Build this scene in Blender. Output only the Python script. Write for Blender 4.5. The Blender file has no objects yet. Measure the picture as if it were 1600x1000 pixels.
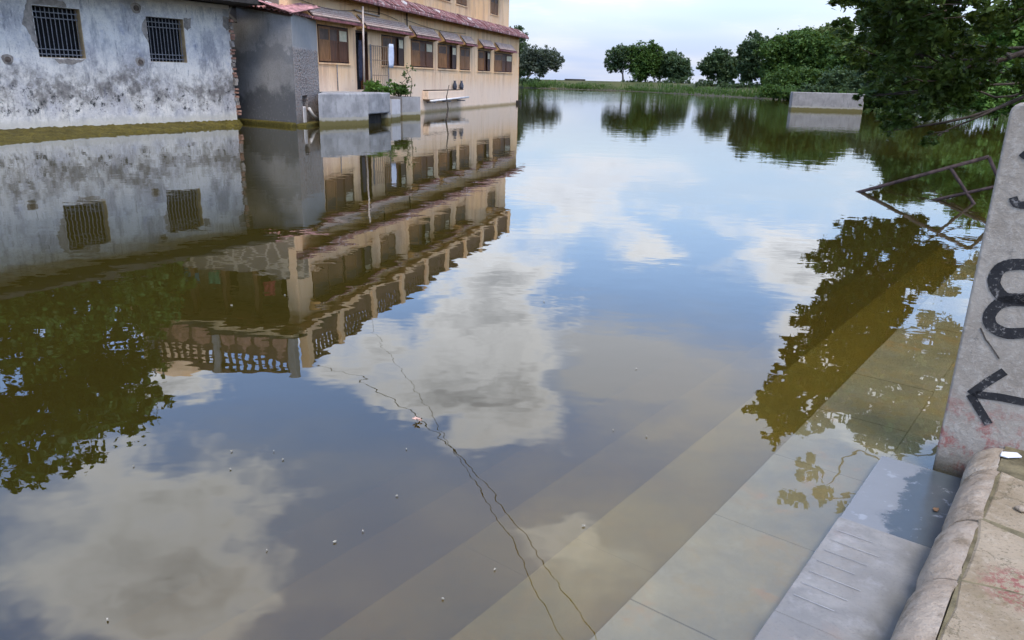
import bpy, math, random
import numpy as np
from mathutils import Vector, Matrix
random.seed(7); RNG = np.random.default_rng(11)
sc = bpy.context.scene
col = sc.collection
R = math.radians

# ------------------------------------------------------------------ camera
CAM_H = 1.7; FPX = 1183.0; PITCH = math.atan(377/1183.0); ROLL = R(1.47)
cd = bpy.data.cameras.new('camera'); cam = bpy.data.objects.new('camera', cd); col.objects.link(cam)
cd.sensor_fit = 'HORIZONTAL'; cd.sensor_width = 36; cd.lens = 36*FPX/1600
cd.clip_start = 0.05; cd.clip_end = 6000
cam.location = (0, 0, CAM_H)
cam.rotation_euler = (Matrix.Rotation(R(90)-PITCH, 3, 'X') @ Matrix.Rotation(ROLL, 3, 'Z')).to_euler()
sc.camera = cam

def V(*a): return np.array(a, float)
CP = V(0, 0, CAM_H)
def ray(u, v):                      # surveying helper: pixel of the 1600x1000 photo -> direction in the place
    x = (u-800)/FPX; y = -(v-500)/FPX
    c, s = math.cos(ROLL), math.sin(ROLL)
    a, b = x*c-y*s, x*s+y*c
    d = V(1, 0, 0)*a + V(0, math.sin(PITCH), math.cos(PITCH))*b + V(0, math.cos(PITCH), -math.sin(PITCH))
    return d/np.linalg.norm(d)
def wat(u, v, z=0.0):
    d = ray(u, v); return CP + d*((z-CAM_H)/d[2])
def at_plane(u, v, p0, n):
    d = ray(u, v); return CP + d*(np.dot(p0-CP, n)/np.dot(d, n))
def at_dist(u, v, D):               # point at horizontal distance D
    d = ray(u, v); return CP + d*(D/math.hypot(d[0], d[1]))

# ------------------------------------------------------------------ world, sun, exposure
class NT:
    def __init__(s, tree): s.t = tree; s.n = tree.nodes; s.l = tree.links
    def node(s, typ, **kw):
        n = s.n.new(typ)
        for k, v in kw.items(): setattr(n, k, v)
        return n
    def set(s, sock, v):
        if v is None: return
        if isinstance(v, bpy.types.NodeSocket): s.l.new(v, sock)
        elif isinstance(v, (tuple, list)) and sock.type == 'RGBA' and len(v) == 3: sock.default_value = (*v, 1)
        else: sock.default_value = v
    def math(s, op, a, b=None, c=None, clamp=False):
        n = s.node('ShaderNodeMath', operation=op, use_clamp=clamp)
        for i, x in enumerate((a, b, c)): s.set(n.inputs[i], x)
        return n.outputs[0]
    def vmath(s, op, a, b=None, out=0):
        n = s.node('ShaderNodeVectorMath', operation=op)
        s.set(n.inputs[0], a); s.set(n.inputs[1], b)
        return n.outputs[out]
    def mix(s, f, a, b, mode='MIX'):
        n = s.node('ShaderNodeMix', data_type='RGBA', blend_type=mode)
        s.set(n.inputs[0], f); s.set(n.inputs[6], a); s.set(n.inputs[7], b)
        return n.outputs[2]
    def noise(s, vec, scale, detail=4, rough=.55, dist=0, out=0):
        n = s.node('ShaderNodeTexNoise')
        s.set(n.inputs['Vector'], vec); n.inputs['Scale'].default_value = scale
        n.inputs['Detail'].default_value = detail; n.inputs['Roughness'].default_value = rough
        n.inputs['Distortion'].default_value = dist
        return n.outputs[out]
    def voro(s, vec, scale, feature='F1', out='Distance', rnd=1):
        n = s.node('ShaderNodeTexVoronoi', feature=feature)
        s.set(n.inputs['Vector'], vec); n.inputs['Scale'].default_value = scale; n.inputs['Randomness'].default_value = rnd
        return n.outputs[out]
    def step(s, x, lo, hi, a=0.0, b=1.0):
        n = s.node('ShaderNodeMapRange', interpolation_type='SMOOTHSTEP')
        s.set(n.inputs[0], x)
        for i, k in enumerate((lo, hi, a, b)): s.set(n.inputs[i+1], k)
        return n.outputs[0]
    def pos(s): return s.node('ShaderNodeNewGeometry').outputs['Position']
    def xyz(s, v):
        n = s.node('ShaderNodeSeparateXYZ'); s.set(n.inputs[0], v); return n.outputs
    def comb(s, x, y, z):
        n = s.node('ShaderNodeCombineXYZ')
        for i, k in enumerate((x, y, z)): s.set(n.inputs[i], k)
        return n.outputs[0]
    def bump(s, h, strength=.4, dist=.01, nrm=None):
        n = s.node('ShaderNodeBump'); s.set(n.inputs['Height'], h)
        n.inputs['Strength'].default_value = strength; s.set(n.inputs['Distance'], dist)
        if nrm is not None: s.set(n.inputs['Normal'], nrm)
        return n.outputs[0]

SUN_EL, SUN_AZ = 60.0, 160.0        # azimuth clockwise from +Y: behind the camera, to its right
world = bpy.data.worlds.new('World'); sc.world = world; world.use_nodes = True
w = NT(world.node_tree); w.n.clear()
sky = w.node('ShaderNodeTexSky', sky_type='NISHITA', sun_disc=False, sun_elevation=R(SUN_EL), sun_rotation=R(SUN_AZ))
sky.air_density = 1.2; sky.dust_density = 1.2; sky.ozone_density = 2.0
dirv = w.node('ShaderNodeTexCoord').outputs['Generated']
dx, dy, dz = w.xyz(dirv)
zz = w.math('ADD', w.math('MAXIMUM', dz, 0.0), 0.10)
cp = w.comb(w.math('DIVIDE', dx, zz), w.math('DIVIDE', dy, zz), 0.0)      # cloud-layer coordinates
def cloudpt(u, v):
    d = ray(u, v).copy(); d[2] = abs(d[2]); return d[:2]/(d[2]+.10)
warp = w.noise(cp, 1.5, 5, .68, out=1)
cpw = w.vmath('ADD', cp, w.vmath('MULTIPLY', w.vmath('SUBTRACT', warp, (.5, .5, .5)), (.75, .75, 0)))
dens = w.math('MULTIPLY_ADD', w.noise(cp, 1.15, 5, .62), 1.25, -.35)
# the cumulus of that afternoon (centre and half-size as found on the pond's mirror)
BLOBS = [(765, 470, 105, 95, .55), (745, 610, 110, 85, .66), (640, 640, 60, 35, .3), (560, 545, 85, 50, .45), (300, 600, 55, 40, .5),
         (905, 325, 80, 36, .48), (1015, 385, 50, 26, .42), (1235, 390, 70, 45, .5), (880, 270, 160, 25, .3), (1330, 560, 90, 120, .45),
         (640, 300, 90, 30, .3), (860, 845, 35, 35, .3), (100, 820, 230, 110, .36), (310, 740, 150, 60, .34), (340, 900, 150, 110, .34), (60, 960, 200, 100, .32), (180, 690, 80, 30, .2),
         (1060, 470, 130, 40, -.4), (930, 480, 45, 60, -.35), (640, 480, 45, 45, -.3), (530, 690, 110, 60, -.5), (600, 880, 150, 150, -.6), (430, 610, 60, 40, -.3),
         (830, 770, 110, 50, -.45), (1020, 640, 120, 70, -.2)]
VEIL = [(640, 850, 330, 150, .62), (160, 880, 300, 150, .4), (1010, 560, 180, 60, 1.1), (1090, 620, 180, 90, 1.5), (100, 800, 240, 110, .8), (260, 930, 230, 110, .8), (420, 720, 120, 90, .5), (1000, 800, 170, 130, 1.0), (1000, 290, 400, 40, .35)]
veil = 0.0
for (u, v, ru, rv, wt) in BLOBS:
    c0 = cloudpt(u, v); rx = abs(cloudpt(u+ru, v)[0]-c0[0]); ry = abs(cloudpt(u, v-rv)[1]-cloudpt(u, v+rv)[1])/2
    q = w.vmath('MULTIPLY', w.vmath('SUBTRACT', cpw, (c0[0], c0[1], 0)), (1/rx, 1/ry, 0))
    g = w.math('EXPONENT', w.math('MULTIPLY', w.vmath('DOT_PRODUCT', q, q, out=1), -1.0))
    dens = w.math('MULTIPLY_ADD', g, wt, dens)
dens = w.math('MULTIPLY_ADD', w.math('SUBTRACT', w.noise(cp, 4.5, 4, .65), .5), .42, dens)
for (u, v, ru, rv, wt) in VEIL:           # thin, soft sheets of cloud
    c0 = cloudpt(u, v); rx = abs(cloudpt(u+ru, v)[0]-c0[0]); ry = abs(cloudpt(u, v-rv)[1]-cloudpt(u, v+rv)[1])/2
    q = w.vmath('MULTIPLY', w.vmath('SUBTRACT', cpw, (c0[0], c0[1], 0)), (1/rx, 1/ry, 0))
    veil = w.math('MULTIPLY_ADD', w.math('EXPONENT', w.math('MULTIPLY', w.vmath('DOT_PRODUCT', q, q, out=1), -1.0)), wt, veil)
veil = w.math('MULTIPLY', veil, w.step(w.noise(cp, 1.3, 3, .6), .28, .72, .25, 1.1), clamp=True)
cov = w.step(dens, .27, .64)
core = w.step(dens, .45, .95)
fine = w.noise(cpw, 2.6, 4, .65)
grey = w.math('MULTIPLY', core, w.step(fine, .34, .62, .15, 1.0))
cloudc = w.mix(grey, (2.05, 2.02, 2.04), (.86, .85, .88))
skyc = w.mix(1.0, sky.outputs[0], (.30, .315, .365), 'MULTIPLY')
comb_ = w.mix(w.math('MULTIPLY', veil, .75), skyc, (1.40, 1.36, 1.36))
comb_ = w.mix(w.math('MULTIPLY', cov, .88), comb_, cloudc)
hz = w.step(dz, 0.0, .26, 1.0, 0.0)
comb_ = w.mix(w.math('MULTIPLY', hz, .92), comb_, w.mix(w.step(w.noise(cp, .55, 2), .35, .65), (.55, .665, .96), (.74, .79, .95)))
bg = w.node('ShaderNodeBackground'); w.set(bg.inputs[0], comb_); bg.inputs[1].default_value = 1.0
wo = w.node('ShaderNodeOutputWorld'); w.l.new(bg.outputs[0], wo.inputs[0])
world.cycles.sampling_method = 'MANUAL'; world.cycles.sample_map_resolution = 512

sl = bpy.data.lights.new('sun', 'SUN'); sun = bpy.data.objects.new('sun', sl); col.objects.link(sun)
sl.energy = 2.6; sl.angle = R(22); sl.color = (1, .92, .80)
sd = Vector((math.sin(R(SUN_AZ))*math.cos(R(SUN_EL)), math.cos(R(SUN_AZ))*math.cos(R(SUN_EL)), math.sin(R(SUN_EL))))
sun.rotation_euler = sd.to_track_quat('Z', 'Y').to_euler()
vs = sc.view_settings; vs.view_transform = 'Standard'; vs.look = 'None'; vs.exposure = 0.0; vs.gamma = 1.0; vs.use_curve_mapping = False
sc.render.engine = 'CYCLES'
cy = sc.cycles; cy.use_adaptive_sampling = True; cy.adaptive_threshold = .04; cy.use_denoising = True; cy.max_bounces = 6; cy.transparent_max_bounces = 6; cy.transmission_bounces = 2; cy.volume_bounces = 0
cy.diffuse_bounces = 2; cy.glossy_bounces = 3; cy.caustics_reflective = False; cy.caustics_refractive = False; cy.sample_clamp_indirect = 6

# ------------------------------------------------------------------ mesh helpers
WL = {}
def place(o, parent, loc):
    loc = Vector(loc); o.parent = parent
    o.location = loc - (WL[parent] if parent else Vector((0, 0, 0))); WL[o] = loc
def tag(o, label=None, cat=None, group=None, kind=None):
    for k, v in (('label', label), ('category', cat), ('group', group), ('kind', kind)):
        if v: o[k] = v
    return o
def empty(name, loc, label, cat, group=None):
    o = bpy.data.objects.new(name, None); col.objects.link(o); o.empty_display_size = .2; place(o, None, loc)
    return tag(o, label, cat, group)
def inst(name, mesh, parent, loc, rot=(0, 0, 0), scale=(1, 1, 1)):
    o = bpy.data.objects.new(name, mesh); col.objects.link(o); place(o, parent, loc)
    o.rotation_euler = rot; o.scale = scale
    return o
class MB:
    def __init__(s): s.v = []; s.f = []
    def add(s, vs, fs):
        b = len(s.v); s.v += [tuple(map(float, p)) for p in vs]; s.f += [tuple(i+b for i in f) for f in fs]; return s
    def box(s, o, a, b, c):
        o, a, b, c = map(np.asarray, (o, a, b, c))
        P = [o, o+a, o+a+b, o+b, o+c, o+a+c, o+a+b+c, o+b+c]
        F = [(0, 3, 2, 1), (4, 5, 6, 7), (0, 1, 5, 4), (1, 2, 6, 5), (2, 3, 7, 6), (3, 0, 4, 7)]
        if np.dot(np.cross(a, b), c) < 0: F = [f[::-1] for f in F]
        return s.add(P, F)
    def fbox(s, fr, s0, s1, n0, n1, z0, z1):
        o = fr(s0, n0, z0); return s.box(o, fr(s1, n0, z0)-o, fr(s0, n1, z0)-o, fr(s0, n0, z1)-o)
    def tube(s, pts, rad, seg=8):
        pts = [np.asarray(p, float) for p in pts]; n = len(pts)
        rad = rad if hasattr(rad, '__len__') else [rad]*n
        ring = []; up = None
        for i, p in enumerate(pts):
            d = pts[min(i+1, n-1)]-pts[max(i-1, 0)]; d = d/(np.linalg.norm(d)+1e-9)
            if up is None: up = V(0, 0, 1) if abs(d[2]) < .9 else V(1, 0, 0)
            x = np.cross(up, d); x /= np.linalg.norm(x)+1e-9; y = np.cross(d, x); up = y
            ring.append([p+rad[i]*(x*math.cos(a)+y*math.sin(a)) for a in np.arange(seg)*2*math.pi/seg])
        vs = [q for r in ring for q in r]; fs = []
        for i in range(n-1):
            for k in range(seg): fs.append((i*seg+k, i*seg+(k+1) % seg, (i+1)*seg+(k+1) % seg, (i+1)*seg+k))
        fs += [tuple(range(seg))[::-1], tuple((n-1)*seg+k for k in range(seg))]
        return s.add(vs, fs)
    def prism(s, poly, ext):             # polygon (3-D points) pushed along ext
        n = len(poly); ext = np.asarray(ext); P = [np.asarray(p) for p in poly]; P2 = [p+ext for p in P]
        F = [tuple(range(n))[::-1], tuple(range(n, 2*n))]+[(i, (i+1) % n, (i+1) % n+n, i+n) for i in range(n)]
        nn = sum((np.cross(P[i]-P[0], P[(i+1) % n]-P[0]) for i in range(n)), V(0, 0, 0))
        if np.dot(nn, ext) < 0: F = [f[::-1] for f in F]
        return s.add(P+P2, F)
    def lathe(s, c, prof, seg=20):
        c = np.asarray(c); vs = []; fs = []
        for r, z in prof: vs += [c+V(r*math.cos(a), r*math.sin(a), z) for a in np.arange(seg)*2*math.pi/seg]
        for i in range(len(prof)-1):
            for k in range(seg): fs.append((i*seg+k, i*seg+(k+1) % seg, (i+1)*seg+(k+1) % seg, (i+1)*seg+k))
        fs += [tuple(range(seg))[::-1], tuple((len(prof)-1)*seg+k for k in range(seg))]
        return s.add(vs, fs)
    def mesh(s, name, mat, origin):
        me = bpy.data.meshes.new(name); o = np.asarray(origin)
        me.from_pydata([tuple(np.asarray(p)-o) for p in s.v], [], s.f); me.materials.append(mat); me.update()
        return me
    def build(s, name, mat, parent=None, smooth=False, bevel=0, seg=2, origin=None):
        A = np.array(s.v)
        if origin is None: origin = ((A[:, 0].min()+A[:, 0].max())/2, (A[:, 1].min()+A[:, 1].max())/2, A[:, 2].min())
        me = s.mesh(name, mat, origin)
        if smooth: me.polygons.foreach_set('use_smooth', [True]*len(me.polygons))
        o = bpy.data.objects.new(name, me); col.objects.link(o); place(o, parent, origin)
        if bevel:
            m = o.modifiers.new('bevel', 'BEVEL'); m.width = bevel; m.segments = seg; m.limit_method = 'ANGLE'; m.angle_limit = R(40)
        return o
def struct(o): o['kind'] = 'structure'; return o
def frame(O, u, n): 
    O, u, n = map(np.asarray, (O, u, n)); return lambda s, k, z: O+u*s+n*k+V(0, 0, z)
def big_mesh(name, verts, faces4, mat, parent, origin, smooth=False):
    me = bpy.data.meshes.new(name); nv, nf = len(verts), len(faces4)
    me.vertices.add(nv); me.vertices.foreach_set('co', (verts-np.asarray(origin)).astype(np.float32).ravel())
    k = faces4.shape[1]
    me.loops.add(nf*k); me.loops.foreach_set('vertex_index', faces4.astype(np.int32).ravel())
    me.polygons.add(nf); me.polygons.foreach_set('loop_start', np.arange(0, nf*k, k, dtype=np.int32))
    if smooth: me.polygons.foreach_set('use_smooth', np.ones(nf, bool))
    me.update(); me.validate(); me.materials.append(mat)
    o = bpy.data.objects.new(name, me); col.objects.link(o); place(o, parent, origin)
    return o

# ------------------------------------------------------------------ materials
MATS = {}
def new_mat(name):
    m = bpy.data.materials.new(name); m.use_nodes = True; t = NT(m.node_tree); t.n.clear()
    out = t.node('ShaderNodeOutputMaterial'); MATS[name] = m
    return m, t, out
def principled(name, build):
    m, t, out = new_mat(name); p = t.node('ShaderNodeBsdfPrincipled'); t.l.new(p.outputs[0], out.inputs[0])
    p.inputs['Roughness'].default_value = .85; p.inputs['Specular IOR Level'].default_value = .25
    r = build(t, p)
    if r is not None: t.set(p.inputs['Base Color'], r)
    return m
def plain(name, c, rough=.8, var=.25, scale=6, bump=.2, metal=0):
    def b(t, p):
        P = t.pos(); n = t.noise(P, scale, 6, .6)
        p.inputs['Roughness'].default_value = rough; p.inputs['Metallic'].default_value = metal
        t.set(p.inputs['Normal'], t.bump(t.noise(P, scale*6, 4), bump, .01))
        d = tuple(k*(1-var) for k in c); l = tuple(min(1, k*(1+var)) for k in c)
        return t.mix(t.step(n, .3, .7), d, l)
    return principled(name, b)

def vstretch(t, k=.25):               # vertically stretched coordinates for run-off streaks
    return t.vmath('MULTIPLY', t.pos(), (1, 1, k))
def m_white(t, p):
    P = t.pos(); x, y, z = t.xyz(P)
    n1 = t.noise(P, 1.1, 9, .7); n2 = t.noise(vstretch(t, .3), 3.2, 8, .72); n3 = t.noise(P, 8, 8, .75); n4 = t.noise(P, 2.3, 9, .72)
    c = t.mix(t.step(n1, .38, .60), (.50, .475, .46), (.78, .73, .645))
    c = t.mix(t.step(n4, .54, .70, 0, .5), c, (.38, .40, .50))
    c = t.mix(t.step(n3, .50, .62, 0, .55), c, (.80, .765, .71))
    c = t.mix(t.step(n2, .50, .64, 0, .55), c, (.22, .225, .24))
    c = t.mix(t.step(t.noise(P, 26, 6, .8), .56, .64, 0, .6), c, (.17, .17, .18))
    zn = t.math('ADD', z, t.math('MULTIPLY', t.math('SUBTRACT', n1, .5), 2.6))
    band = t.math('MULTIPLY', t.step(zn, .45, .95), t.step(zn, 1.35, 1.95, 1, 0))
    c = t.mix(t.math('MULTIPLY', band, t.step(n4, .38, .60, 0, .9)), c, t.mix(t.step(n3, .3, .7), (.09, .08, .07), (.27, .245, .215)))
    sp = t.math('MULTIPLY', t.step(z, .35, .6), t.step(zn, .9, 1.5, 1, 0))
    c = t.mix(t.math('MULTIPLY', sp, t.step(t.noise(P, 4.5, 9, .8), .53, .60)), c, (.04, .04, .04))
    c = t.mix(t.math('MULTIPLY', t.step(t.noise(vstretch(t, .22), 9, 8, .78), .55, .66), .6), c, (.12, .12, .14))
    c = t.mix(t.math('MULTIPLY', t.step(t.math('ADD', z, t.math('MULTIPLY', n3, .25)), .36, .58, 1, 0), .7), c, (.56, .52, .43))
    t.set(p.inputs['Normal'], t.bump(t.math('ADD', n3, t.math('MULTIPLY', t.noise(P, 30, 5), .4)), .6, .04))
    return c
whitewash = principled('whitewash', m_white)
def m_cream(t, p):
    P = t.pos(); x, y, z = t.xyz(P)
    n1 = t.noise(P, .45, 6, .6); n2 = t.noise(vstretch(t, .12), 2.2, 6, .7); n3 = t.noise(P, 5, 6, .65)
    c = t.mix(t.step(n1, .35, .65), (.86, .53, .26), (.84, .585, .35))
    c = t.mix(t.math('MULTIPLY', t.step(n2, .48, .64), .6), c, (.56, .32, .20))
    c = t.mix(t.math('MULTIPLY', t.step(t.math('ADD', z, t.math('MULTIPLY', n2, 1.4)), 1.5, 2.9, 1, 0), .75), c, (.82, .64, .49))
    c = t.mix(t.math('MULTIPLY', t.step(t.noise(vstretch(t, .1), 5, 8, .75), .57, .68), .6), c, (.24, .16, .09))
    c = t.mix(t.math('MULTIPLY', t.step(n3, .6, .72), .35), c, (.42, .32, .25))
    c = t.mix(t.math('MULTIPLY', t.step(t.math('ADD', z, t.math('MULTIPLY', n3, .22)), .13, .32, 1, 0), .8), c, (.28, .20, .07))
    t.set(p.inputs['Normal'], t.bump(n3, .3, .02))
    return c
cream = principled('cream_plaster', m_cream)
def m_cement(t, p):
    P = t.pos(); x, y, z = t.xyz(P)
    n1 = t.noise(P, .9, 7, .65); n3 = t.noise(P, 9, 6, .65)
    c = t.mix(t.step(n1, .3, .7), (.25, .235, .215), (.36, .34, .315))
    zn = t.math('ADD', z, t.math('MULTIPLY', t.math('SUBTRACT', n1, .5), 2.0))
    c = t.mix(t.math('MULTIPLY', t.step(zn, .9, 1.35, 1, 0), .85), c, (.10, .10, .10))
    c = t.mix(t.math('MULTIPLY', t.math('MULTIPLY', t.step(zn, 1.9, 2.2), t.step(zn, 2.5, 2.62, 1, 0)), .6), c, (.16, .16, .16))
    c = t.mix(t.math('MULTIPLY', t.step(n3, .55, .7), .35), c, (.38, .365, .34)); c = t.mix(t.step(t.noise(P, 24, 7, .8), .50, .62, 0, .4), c, (.12, .115, .105)); c = t.mix(t.step(t.noise(vstretch(t, .2), 6, 8, .75), .54, .64, 0, .4), c, (.15, .145, .135))
    t.set(p.inputs['Normal'], t.bump(n3, .4, .02))
    return c
cement = principled('cement_render', m_cement)
def m_pebble(t, p):
    P = t.pos(); v = t.voro(P, 17, out='Color'); x, y, z = t.xyz(P); d = t.voro(P, 17)
    r = t.xyz(v)[0]
    c = t.mix(r, (.08, .052, .045), (.42, .30, .235))
    c = t.mix(t.step(d, .35, .55), c, (.30, .275, .245))
    top = t.step(t.math('ADD', z, t.math('MULTIPLY', t.noise(P, 5, 4), .3)), 2.58, 2.68)
    c = t.mix(top, c, t.mix(t.noise(P, 4, 5), (.27, .26, .24), (.36, .345, .32)))
    c = t.mix(t.math('MULTIPLY', t.step(z, .1, .5, 1, 0), .6), c, (.13, .11, .08))
    t.set(p.inputs['Normal'], t.bump(t.math('MULTIPLY', t.math('SUBTRACT', 1, d), t.math('SUBTRACT', 1, top)), .8, .04))
    return c
pebble = principled('rough_cast', m_pebble)
def algae_concrete(name, c1, c2, zt=.16):
    def b(t, p):
        P = t.pos(); x, y, z = t.xyz(P); n1 = t.noise(P, 1.7, 7, .65); n2 = t.noise(vstretch(t, .3), 5, 6, .7); n3 = t.noise(P, 14, 5, .6)
        c = t.mix(t.step(n1, .3, .7), c1, c2)
        c = t.mix(t.math('MULTIPLY', t.step(n2, .52, .68), .45), c, tuple(k*.45 for k in c1))
        zn = t.math('ADD', z, t.math('MULTIPLY', n2, .16))
        c = t.mix(t.step(zn, zt+.16, zt+.22, .9, 0), c, (.36, .33, .26))
        c = t.mix(t.step(zn, zt+.04, zt+.12, .95, 0), c, (.13, .105, .03))
        t.set(p.inputs['Normal'], t.bump(t.math('ADD', n3, n2), .4, .02))
        return c
    return principled(name, b)
platform_m = algae_concrete('platform_cement', (.24, .235, .23), (.42, .405, .39))
planter_m = algae_concrete('planter_cement', (.26, .245, .23), (.38, .36, .34), .13)
pale_planter = algae_concrete('pale_planter_cement', (.48, .45, .44), (.58, .55, .53), .13)
block_m = algae_concrete('block_concrete', (.23, .21, .19), (.34, .315, .285), .2)
def m_moss(t, p):
    P = t.pos(); n = t.noise(P, 3, 8, .7); n2 = t.noise(P, 18, 6, .7)
    c = t.mix(t.step(n, .3, .7), (.060, .048, .008), (.145, .115, .020)); c = t.mix(t.math('MULTIPLY', t.step(n2, .48, .62), .7), c, (.035, .030, .008))
    t.set(p.inputs['Normal'], t.bump(t.math('ADD', n, n2), .8, .05)); return c
moss = principled('moss', m_moss)
def m_wood(c1, c2):
    def b(t, p):
        v = t.vmath('MULTIPLY', t.pos(), (6, 6, .6)); n = t.noise(v, 3, 6, .65); n2 = t.noise(t.pos(), .8, 4)
        c = t.mix(t.step(n, .3, .72), c1, c2); c = t.mix(t.step(n2, .4, .7, 0, .4), c, tuple(k*.55 for k in c1))
        p.inputs['Roughness'].default_value = .6; t.set(p.inputs['Normal'], t.bump(n, .3, .005)); return c
    return b
wood = principled('shutter_wood', m_wood((.075, .030, .013), (.16, .062, .025)))
wood_l = principled('pale_shutter_wood', m_wood((.17, .075, .026), (.33, .155, .058)))
wood_d = principled('dark_wood', m_wood((.03, .014, .008), (.075, .032, .016)))
frame_m = plain('painted_frame', (.60, .47, .36), .7)
glass_m = plain('dusty_glass', (.10, .062, .042), .6, .3, 3, .02)
pale_pane_m = plain('pale_pane', (.62, .54, .36), .8, .15)  # pale colour for the upper pane of the far shutter leaf
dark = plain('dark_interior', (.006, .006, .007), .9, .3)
iron = plain('grey_iron', (.20, .20, .21), .5, .3, 20, .2)
rust = plain('rusty_pipe', (.060, .040, .036), .75, .5, 9, .6)
ochre = plain('ochre_paint', (.58, .33, .13), .85, .3, 2)
gate_m = plain('gate_paint', (.30, .21, .14), .7, .3, 8); tan = plain('reveal_paint', (.46, .34, .19), .85, .25, 4)
white_m = plain('white_paint', (.74, .70, .66), .7, .12, 3)
mortar = plain('exposed_mortar', (.30, .26, .22), .95, .35, 6, .8)
mortar_d = plain('dark_mortar', (.13, .10, .08), .95, .4, 9, .8); brick_m = plain('old_brick', (.36, .20, .14), .9, .4, 5, .6)  # darker mortar tone for the centres of the plugged holes, and brick
soffit = plain('shaded_soffit', (.045, .04, .035), .9, .4, 2)  # near-black colour paints in the shade under overhangs and in hollows
tin = plain('pink_tin', (.40, .20, .185), .7, .5, 4, .2)
pvc = plain('pipe_plastic', (.52, .43, .36), .5, .2, 3, .05)
cloth_w = plain('pale_cloth', (.62, .66, .76), .9, .1, 5)
cloth_d = plain('dark_cloth', (.035, .038, .06), .9, .4, 9)
cloth_r = plain('red_cloth', (.45, .06, .06), .9, .2); cloth_g = plain('green_cloth', (.10, .30, .14), .9, .2); cloth_t = plain('teal_cloth', (.05, .20, .22), .9, .2)
jar_m = plain('pot_glaze', (.05, .055, .075), .45, .4, 5)
bark = plain('bark', (.085, .065, .048), .95, .4, 4, .9)
pale_bark = plain('pale_bark', (.20, .16, .12), .95, .4, 4, .9)
jali_m = plain('terracotta_jali', (.13, .075, .055), .9, .35, 3)
wire_m = plain('cable', (.03, .028, .026), .7, .2)
petal_m = plain('petal', (.40, .37, .29), .8, .15); petal_p = plain('pink_petal', (.58, .36, .27), .8, .3, 30)
black_paint = None
def m_ledge(t, p):
    P = t.pos(); n = t.noise(P, 1.6, 8, .75); n2 = t.noise(P, 3.6, 8, .75)
    c = t.mix(t.step(n, .35, .65), (.15, .05, .05), (.27, .12, .115)); c = t.mix(t.step(n2, .52, .60, 0, .85), c, (.50, .42, .39))
    c = t.mix(t.step(t.noise(P, 2.7, 8, .75), .52, .62, 0, .85), c, (.05, .04, .042)); t.set(p.inputs['Normal'], t.bump(n2, .5, .03)); return c
ledge_m = principled('maroon_ledge', m_ledge)
def m_awning(t, p):
    P = t.pos(); n = t.noise(P, 2.6, 6, .7); n2 = t.noise(P, 9, 5, .7)
    c = t.mix(t.step(n, .35, .65), (.60, .46, .36), (.50, .33, .26)); c = t.mix(t.step(n2, .55, .68, 0, .7), c, (.66, .60, .54))
    return t.mix(t.step(t.noise(P, 6, 5), .6, .7, 0, .6), c, (.16, .12, .10))
awning_m = principled('awning_paint', m_awning)
awn_base = plain('awning_sheet', (.09, .06, .05), .85, .5, 4); awn_lip = plain('maroon_lip', (.22, .085, .085), .8, .5, 4)
def leaf_mat(name, c1, c2, trans=.3):
    m, t, out = new_mat(name); r = t.node('ShaderNodeNewGeometry').outputs['Random Per Island']
    c = t.mix(r, c1, c2); n = t.step(t.noise(t.pos(), .9, 3), .35, .65); c = t.mix(t.math('MULTIPLY', n, .5), c, c2)
    p = t.node('ShaderNodeBsdfPrincipled'); t.set(p.inputs['Base Color'], c); p.inputs['Roughness'].default_value = .55; p.inputs['Specular IOR Level'].default_value = .3
    tr = t.node('ShaderNodeBsdfTranslucent'); t.set(tr.inputs[0], t.mix(.5, c, (.16, .20, .02)))
    mx = t.node('ShaderNodeMixShader'); mx.inputs[0].default_value = trans
    t.l.new(p.outputs[0], mx.inputs[1]); t.l.new(tr.outputs[0], mx.inputs[2]); t.l.new(mx.outputs[0], out.inputs[0]); return m
leaf_dark = leaf_mat('leaf_dark', (.022, .040, .010), (.055, .085, .018), .25)
leaf_mid = leaf_mat('leaf_mid', (.034, .075, .016), (.085, .155, .028))
leaf_left = leaf_mat('leaf_left', (.022, .070, .012), (.065, .145, .024)); leaf_far = leaf_mat('leaf_far', (.042, .072, .034), (.085, .135, .055))
leaf_light = leaf_mat('leaf_light', (.08, .12, .03), (.15, .19, .05))
leaf_grey = leaf_mat('leaf_grey', (.055, .07, .05), (.10, .12, .08))
leaf_bright = leaf_mat('leaf_bright', (.07, .15, .025), (.14, .26, .045))
leaf_right = leaf_mat('leaf_right', (.030, .058, .012), (.105, .17, .03))
def m_ground(t, p):
    P = t.pos(); n = t.noise(P, .12, 8, .65); n2 = t.noise(P, 1.2, 6, .7)
    c = t.mix(t.step(n, .38, .62), (.045, .062, .016), (.105, .105, .038)); c = t.mix(t.step(n2, .5, .7, 0, .6), c, (.05, .07, .02))
    z = t.xyz(P)[2]; c = t.mix(t.step(t.math('ADD', z, t.math('MULTIPLY', n2, .3)), .25, .55, 1, 0), c, (.085, .075, .05))
    t.set(p.inputs['Normal'], t.bump(n2, 1, .3)); return c
ground_m = principled('bank_ground', m_ground)
def m_mud(t, p):
    P = t.pos(); return t.mix(t.noise(P, 1.2, 5), (.10, .085, .035), (.16, .13, .055))
mud = principled('pond_mud', m_mud)
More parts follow.
